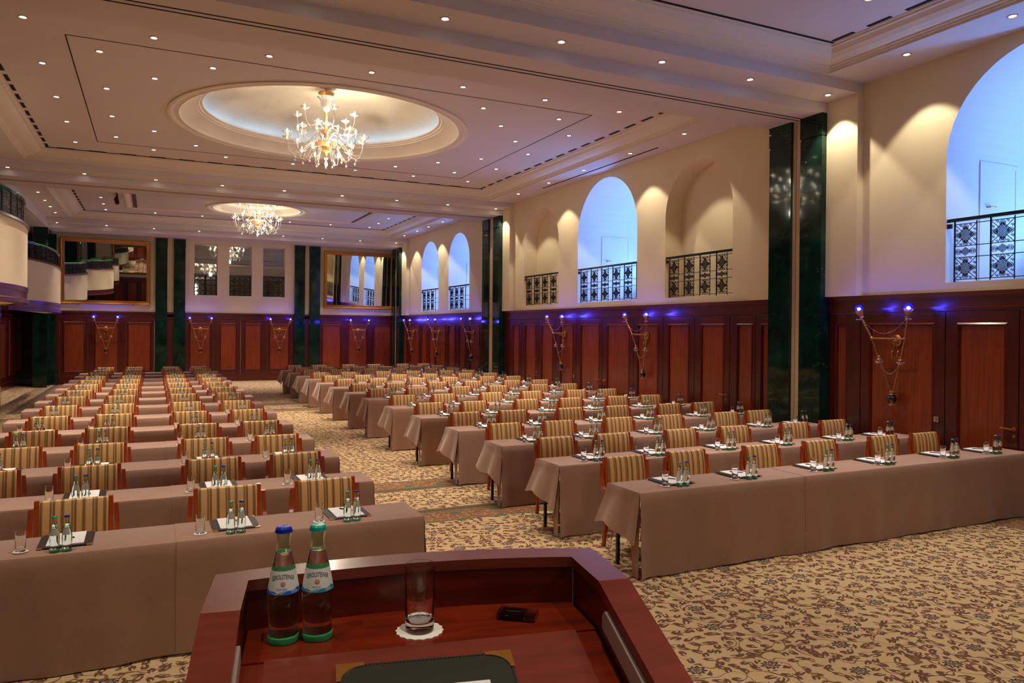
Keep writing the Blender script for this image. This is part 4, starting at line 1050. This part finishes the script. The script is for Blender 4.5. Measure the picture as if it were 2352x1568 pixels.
# ------------------------------------------------------------ lectern
LE = tag(empty('lectern', (.471, 1.309, .45), R(-10.8)), 'mahogany speaker lectern with a raised rim in the foreground', 'lectern')
zr, zd, SL = 1.216, 1.114, .33; KY = .037; YE = -.36
def yo(x): return .251+.057*(1-(x/.407)**2)
def yi(x): return .200+.036*(1-(x/.34)**2)
def zrim(y): return zr if y >= KY else zr+(y-KY)*SL
n = 24; xs = [-.407+.814*i/n for i in range(n+1)]; xi = [-.34+.68*i/n for i in range(n+1)]
m = MB(); T = .022
top = [(x, yo(x), zr) for x in xs]+[(x, yi(x), zr) for x in xi]; bot = [(p[0], p[1], p[2]-T) for p in top]; k = n+1
m.add(top+bot, [(i, i+1, k+i+1, k+i) for i in range(n)]+[(2*k+i+1, 2*k+i, 3*k+i, 3*k+i+1) for i in range(n)]+[(i+1, i, 2*k+i, 2*k+i+1) for i in range(n)]+[(k+i, k+i+1, 3*k+i+1, 3*k+i) for i in range(n)])
m.build('front_rim', 'lectrim', LE)
for s in (-1, 1):
    yf, yn = (.251, .200)
    m = MB().add([(s*.407, yf, zr), (s*.34, yn, zr), (s*.34, KY, zr), (s*.407, KY, zr)]+[(s*.407, yf, zr-T), (s*.34, yn, zr-T), (s*.34, KY, zr-T), (s*.407, KY, zr-T)], [(0, 1, 2, 3), (7, 6, 5, 4), (0, 4, 5, 1), (1, 5, 6, 2), (2, 6, 7, 3), (3, 7, 4, 0)])
    m.build('side_rim', 'lectrim', LE)
    z1 = zrim(YE)
    m = MB().add([(s*.407, KY, zr), (s*.34, KY, zr), (s*.34, YE, z1), (s*.407, YE, z1)]+[(s*.407, KY, zr-T), (s*.34, KY, zr-T), (s*.34, YE, z1-T), (s*.407, YE, z1-T)], [(0, 1, 2, 3), (7, 6, 5, 4), (0, 4, 5, 1), (1, 5, 6, 2), (2, 6, 7, 3), (3, 7, 4, 0)])
    m.build('sloping_rim', 'lectrim', LE)
    # side wall, inner lining and outer skin
    m = MB(); pol = [(yn, .02), (yn, zr-T), (KY, zr-T), (YE, z1-T), (YE, .02)]
    m.prism(pol, s*.345, s*.402, lambda u, v, q: (q, u, v)); m.build('side_panel', 'mahog_h', LE)  # darker wood than the shelf, standing in for shade below the rim
    m = MB(); y0, y1 = .005, -.34; o1, o2 = .035, .072
    m.prism([(y0, zrim(y0)-o1-.012), (y0-.012, zrim(y0)-o1), (y1, zrim(y1)-o1), (y1, zrim(y1)-o2), (y0, zrim(y0)-o2)], s*.336, s*.3455, lambda u, v, q: (q, u, v)); m.build('light_strip', 'milk', LE)
m = MB(); vs = []
for x, x2 in zip(xs, xi): vs += [(x*.988, yo(x)-.006, .02), (x*.988, yo(x)-.006, zr-T), (x2*1.01, yi(x2)+.004, zr-T), (x2*1.01, yi(x2)+.004, .02)]
m.add(vs, [(i*4+q, (i+1)*4+q, (i+1)*4+(q+1) % 4, i*4+(q+1) % 4) for i in range(n) for q in range(4)]+[(0, 1, 2, 3), (n*4+3, n*4+2, n*4+1, n*4)]); m.build('front_panel', 'mahog_h', LE)  # dark wood tone paints in the shadow inside the front rim
m = MB(); yb = .05
vs = [(x, yi(x)+.004, zd) for x in xi]+[(x, yb, zd) for x in xi]; vs += [(p[0], p[1], p[2]-.02) for p in vs]
m.add(vs, [(i, i+1, k+i+1, k+i) for i in range(n)]+[(2*k+i+1, 2*k+i, 3*k+i, 3*k+i+1) for i in range(n)]+[(k+i, k+i+1, 3*k+i+1, 3*k+i) for i in range(n)]); m.build('shelf', 'lect', LE)
def slope(y): return zd+(y-yb)*SL
m = MB().add([(-.34, yb, zd-.004), (.34, yb, zd-.004), (.34, YE, slope(YE)-.004), (-.34, YE, slope(YE)-.004)]+[(-.34, yb, zd-.03), (.34, yb, zd-.03), (.34, YE, slope(YE)-.03), (-.34, YE, slope(YE)-.03)], [(0, 1, 2, 3), (7, 6, 5, 4), (0, 4, 5, 1), (1, 5, 6, 2), (2, 6, 7, 3), (3, 7, 4, 0)]); m.build('sloping_bed', 'lect', LE)
m = MB(); a, b, h = -.30, .295, .004
m.add([(a, yb-.002, zd+h), (b, yb-.002, zd+h), (b, YE, slope(YE)+h), (a, YE, slope(YE)+h)]+[(a, yb-.002, zd-.002), (b, yb-.002, zd-.002), (b, YE, slope(YE)-.002), (a, YE, slope(YE)-.002)], [(0, 1, 2, 3), (7, 6, 5, 4), (0, 4, 5, 1), (1, 5, 6, 2), (2, 6, 7, 3), (3, 7, 4, 0)]); m.build('reading_board', 'lectrim', LE)
MB().box(-.4, .4, -.34, .25, 0, .05).build('plinth', 'lectrim', LE)
def toworld(x, y, z):
    v = Matrix.Rotation(R(-10.8), 3, 'Z') @ Vector((x, y, z)); return Vector((v.x+.471, v.y+1.309, v.z+.45))
# folder on the reading board: board-local frame
sa = math.atan(SL); fo = tag(empty('presentation_folder'), 'dark green leather folder with gold corners on the lectern', 'folder')
# top edge corners measured on the board
ftl = Vector((.305, 1.347)); ftr = Vector((.611, 1.281))
cxy = (ftl+ftr)/2; ang = math.atan2(ftr.y-ftl.y, ftr.x-ftl.x)
def onboard(px, py, lift):
    v = Matrix.Rotation(R(10.8), 3, 'Z') @ Vector((px-.471, py-1.309, 0)); return Vector((px, py, .45+slope(v.y)+lift))
o3 = onboard(cxy.x, cxy.y, .0052)
mt = Matrix.Translation(o3) @ Matrix.Rotation(R(-10.8), 4, 'Z') @ Matrix.Rotation(sa, 4, 'X') @ Matrix.Rotation(ang-R(-10.8), 4, 'Z')
fo.matrix_world = mt
rbox(MB(), .318, .44, 0, .009, .014, 0, -.22).build('leather_cover', 'leathergreen', fo)
m = MB()
for k in range(44): m.box(-.152+k*.0069, -.152+k*.0069+.004, -.0045, -.003, .009, .0098)
for k in range(60): m.box(.1535, .155, -.008-k*.007, -.008-k*.007+.004, .009, .0098)
m.build('edge_stitching', 'rub', fo)
for s in (-1, 1):
    m = MB(); x = s*.161; pl = [(x, .002), (x-s*.050, .002)]+[(x-s*(.050-.042*math.cos(q*PI/14)), -.040+.034*math.sin(q*PI/14)) for q in range(7, -1, -1)]+[(x, -.040)]
    m.prism(pl if s < 0 else pl[::-1], -.001, .0115, lambda u, v, q: (u, v, q)); m.build('corner_mount', 'goldbright', fo)
sh = tag(empty('paper_sheet'), 'white paper sheet in the leather folder on the lectern', 'paper'); sh.matrix_world = mt
MB().box(-.112, .108, -.365, -.068, .0095, .0115).build('sheet', 'paper', sh)
MB().prism([(.058+.007*math.cos(q*PI/4), -.082+.006*math.sin(q*PI/4)) for q in range(8)], .0115, .0118, lambda u, v, q: (u, v, q)).build('faint_crest', 'milk', sh)
zdk = .45+zd+.0005
gp = Vector((.4865, 1.432, zdk))
tag(mob('paper_doily', doily(.0465, 18).mesh('paper_doily', 'doily'), None, gp), 'white scalloped paper doily under the glass on the lectern', 'coaster')
tag(mob('drinking_glass', glass_mesh(48), None, gp+Vector((0, 0, .0018))), 'empty tall glass on a doily on the lectern', 'glass')
# lectern bottles with front labels facing the speaker
def text_on(parent, s, z, hgt, a0, mat, name, arch=0, track=1.0):
    cu = D.curves.new(name, 'FONT'); cu.body = s; cu.size = hgt*1.4; cu.align_x = 'CENTER'; cu.space_character = track; cu.resolution_u = 3
    tmp = D.objects.new(name, cu); COL.objects.link(tmp); dg = bpy.context.evaluated_depsgraph_get(); me = D.meshes.new_from_object(tmp.evaluated_get(dg)); D.objects.remove(tmp)
    for v in me.vertices:
        x, yv = v.co.x*(.60 if len(s) > 10 else .85), v.co.y; zz = z+yv-arch*x*x; r = rad(zz)+.0008; a = a0+x/r; v.co = (r*math.cos(a), r*math.sin(a), zz)
    me.materials.clear(); me.materials.append(M[mat]); return mob(name, me, parent)
def lect_bottle(x, y, cap, wave, word, label):
    t = mk(bottle_parts(48, cap, True), 'water_bottle'); t.location = (x, y, zdk); sc_ = 1.03; t.scale = (sc_,)*3
    t.rotation_euler[2] = math.atan2(-y, -x)+PI/2
    tag(t, label, 'bottle', 'water bottles on the lectern'); a0 = -PI/2
    text_on(t, 'GEROLSTEINER', .1228, .0080, a0-.05, 'lbl_navy', 'brand_lettering', 10)
    text_on(t, word, .1030, .0032, a0-.08, 'lbl_teal' if wave == 'lbl_teal' else 'lbl_blue', 'variety_lettering', 4, 1.15)
    def warp(pl, off=.0008, mat='lbl_red', name='emblem'):
        m = MB(); m.add([((rad(z)+off)*math.cos(a0+x_/rad(z)), (rad(z)+off)*math.sin(a0+x_/rad(z)), z) for x_, z in pl], [tuple(range(len(pl)))]); return m.build(name, mat, t)
    cz = .1135
    star = []
    for q in range(16): rr3 = .0052 if q % 2 == 0 else .003; star.append((-.001+rr3*math.cos(q*PI/8), cz+rr3*math.sin(q*PI/8)))
    m = MB(); cc = (-.001, cz)
    def W_(x_, z, off): return ((rad(z)+off)*math.cos(a0+x_/rad(z)), (rad(z)+off)*math.sin(a0+x_/rad(z)), z)
    m.add([W_(cc[0], cc[1], .0009)]+[W_(p, q, .0009) for p, q in star], [(0, 1+i, 1+(i+1) % 16) for i in range(16)]); m.build('sun_emblem', 'lbl_red', t)
    m = MB(); m.add([W_(cc[0]+.0024*math.cos(q*PI/6), cc[1]+.0024*math.sin(q*PI/6), .0012) for q in range(12)], [tuple(range(12))]); m.build('emblem_disc', 'lbl_white', t)
    m = MB(); m.add([W_(cc[0]+p, cc[1]+q, .0015) for p, q in ((-.0008, -.0014), (.0010, -.0012), (.0004, .0002), (.0011, .0010), (0, .0016), (-.001, .0006))], [tuple(range(6))]); m.build('emblem_lion', 'lbl_navy', t)
    m = MB(); vs = []; nn = 40
    for i in range(nn+1):
        u = -.045+.09*i/nn; zt = .0972+.0046*(math.sin(u*95-.9)+1)*.6+.0016*math.sin(u*260)
        vs += [W_(u, .0942, .0008), W_(u, zt, .0008)]
    m.add(vs, [(2*i, 2*i+2, 2*i+3, 2*i+1) for i in range(nn)]); m.build('wave_print', wave, t)
    m = MB(); vs = []
    for i in range(nn+1):
        u = -.030+.036*i/nn; zt = .0985+.0026*math.sin(u*170+1); vs += [W_(u, zt-.0016*math.sin(PI*i/nn), .0011), W_(u, zt+.0012*math.sin(PI*i/nn), .0011)]
    m.add(vs, [(2*i, 2*i+2, 2*i+3, 2*i+1) for i in range(nn)]); m.build('splash_print', 'lbl_light', t)
    m = MB()
    for q, ln in ((0, .012), (1, .015)):
        z = .0985-.0022*q+.0; m.add([W_(.014+ln*i/6, z+dz+.0008*i/6, .0012) for i in range(7) for dz in (0, .0008)], [(2*i, 2*i+2, 2*i+3, 2*i+1) for i in range(6)])
    m.build('small_print', 'lbl_white', t)
    text_on(t, '____________', .1208, .0006, a0-.05, 'lbl_navy', 'label_rule', 6)
lect_bottle(.2315, 1.497, 'capblue', 'lbl_blue', 'NATURELL', 'blue-capped mineral water bottle with a blue wave label on the lectern')
lect_bottle(.2945, 1.485, 'capteal', 'lbl_teal', 'MEDIUM', 'teal-capped mineral water bottle with a teal wave label on the lectern')
cs = tag(empty('plastic_case', (.697, 1.414, zdk), R(-38)), 'small clear plastic case with a black insert on the lectern', 'case'); cs.scale = (.86, .86, .9)
m = MB(); rbox(m, .094, .056, .0, .0025, .006); rbox(m, .094, .056, .0125, .015, .006); m.build('case_shell', 'clearcase', cs)
m = MB()
for (a, b, c_, d) in ((-.047, -.044, -.026, .026), (.044, .047, -.026, .026), (-.044, .044, -.028, -.025), (-.044, .044, .025, .028)): m.box(a, b, c_, d, .0027, .0123)
m.build('case_wall', 'clearcase', cs)
MB().box(-.040, .018, -.022, .022, .0027, .0118).build('black_insert', 'rub', cs)
MB().box(-.028, .008, -.002, .0005, .01185, .0120).build('insert_print', 'lbl_grey', cs)
MB().box(.019, .022, -.022, .022, .0027, .0118).build('divider', 'chrome', cs)
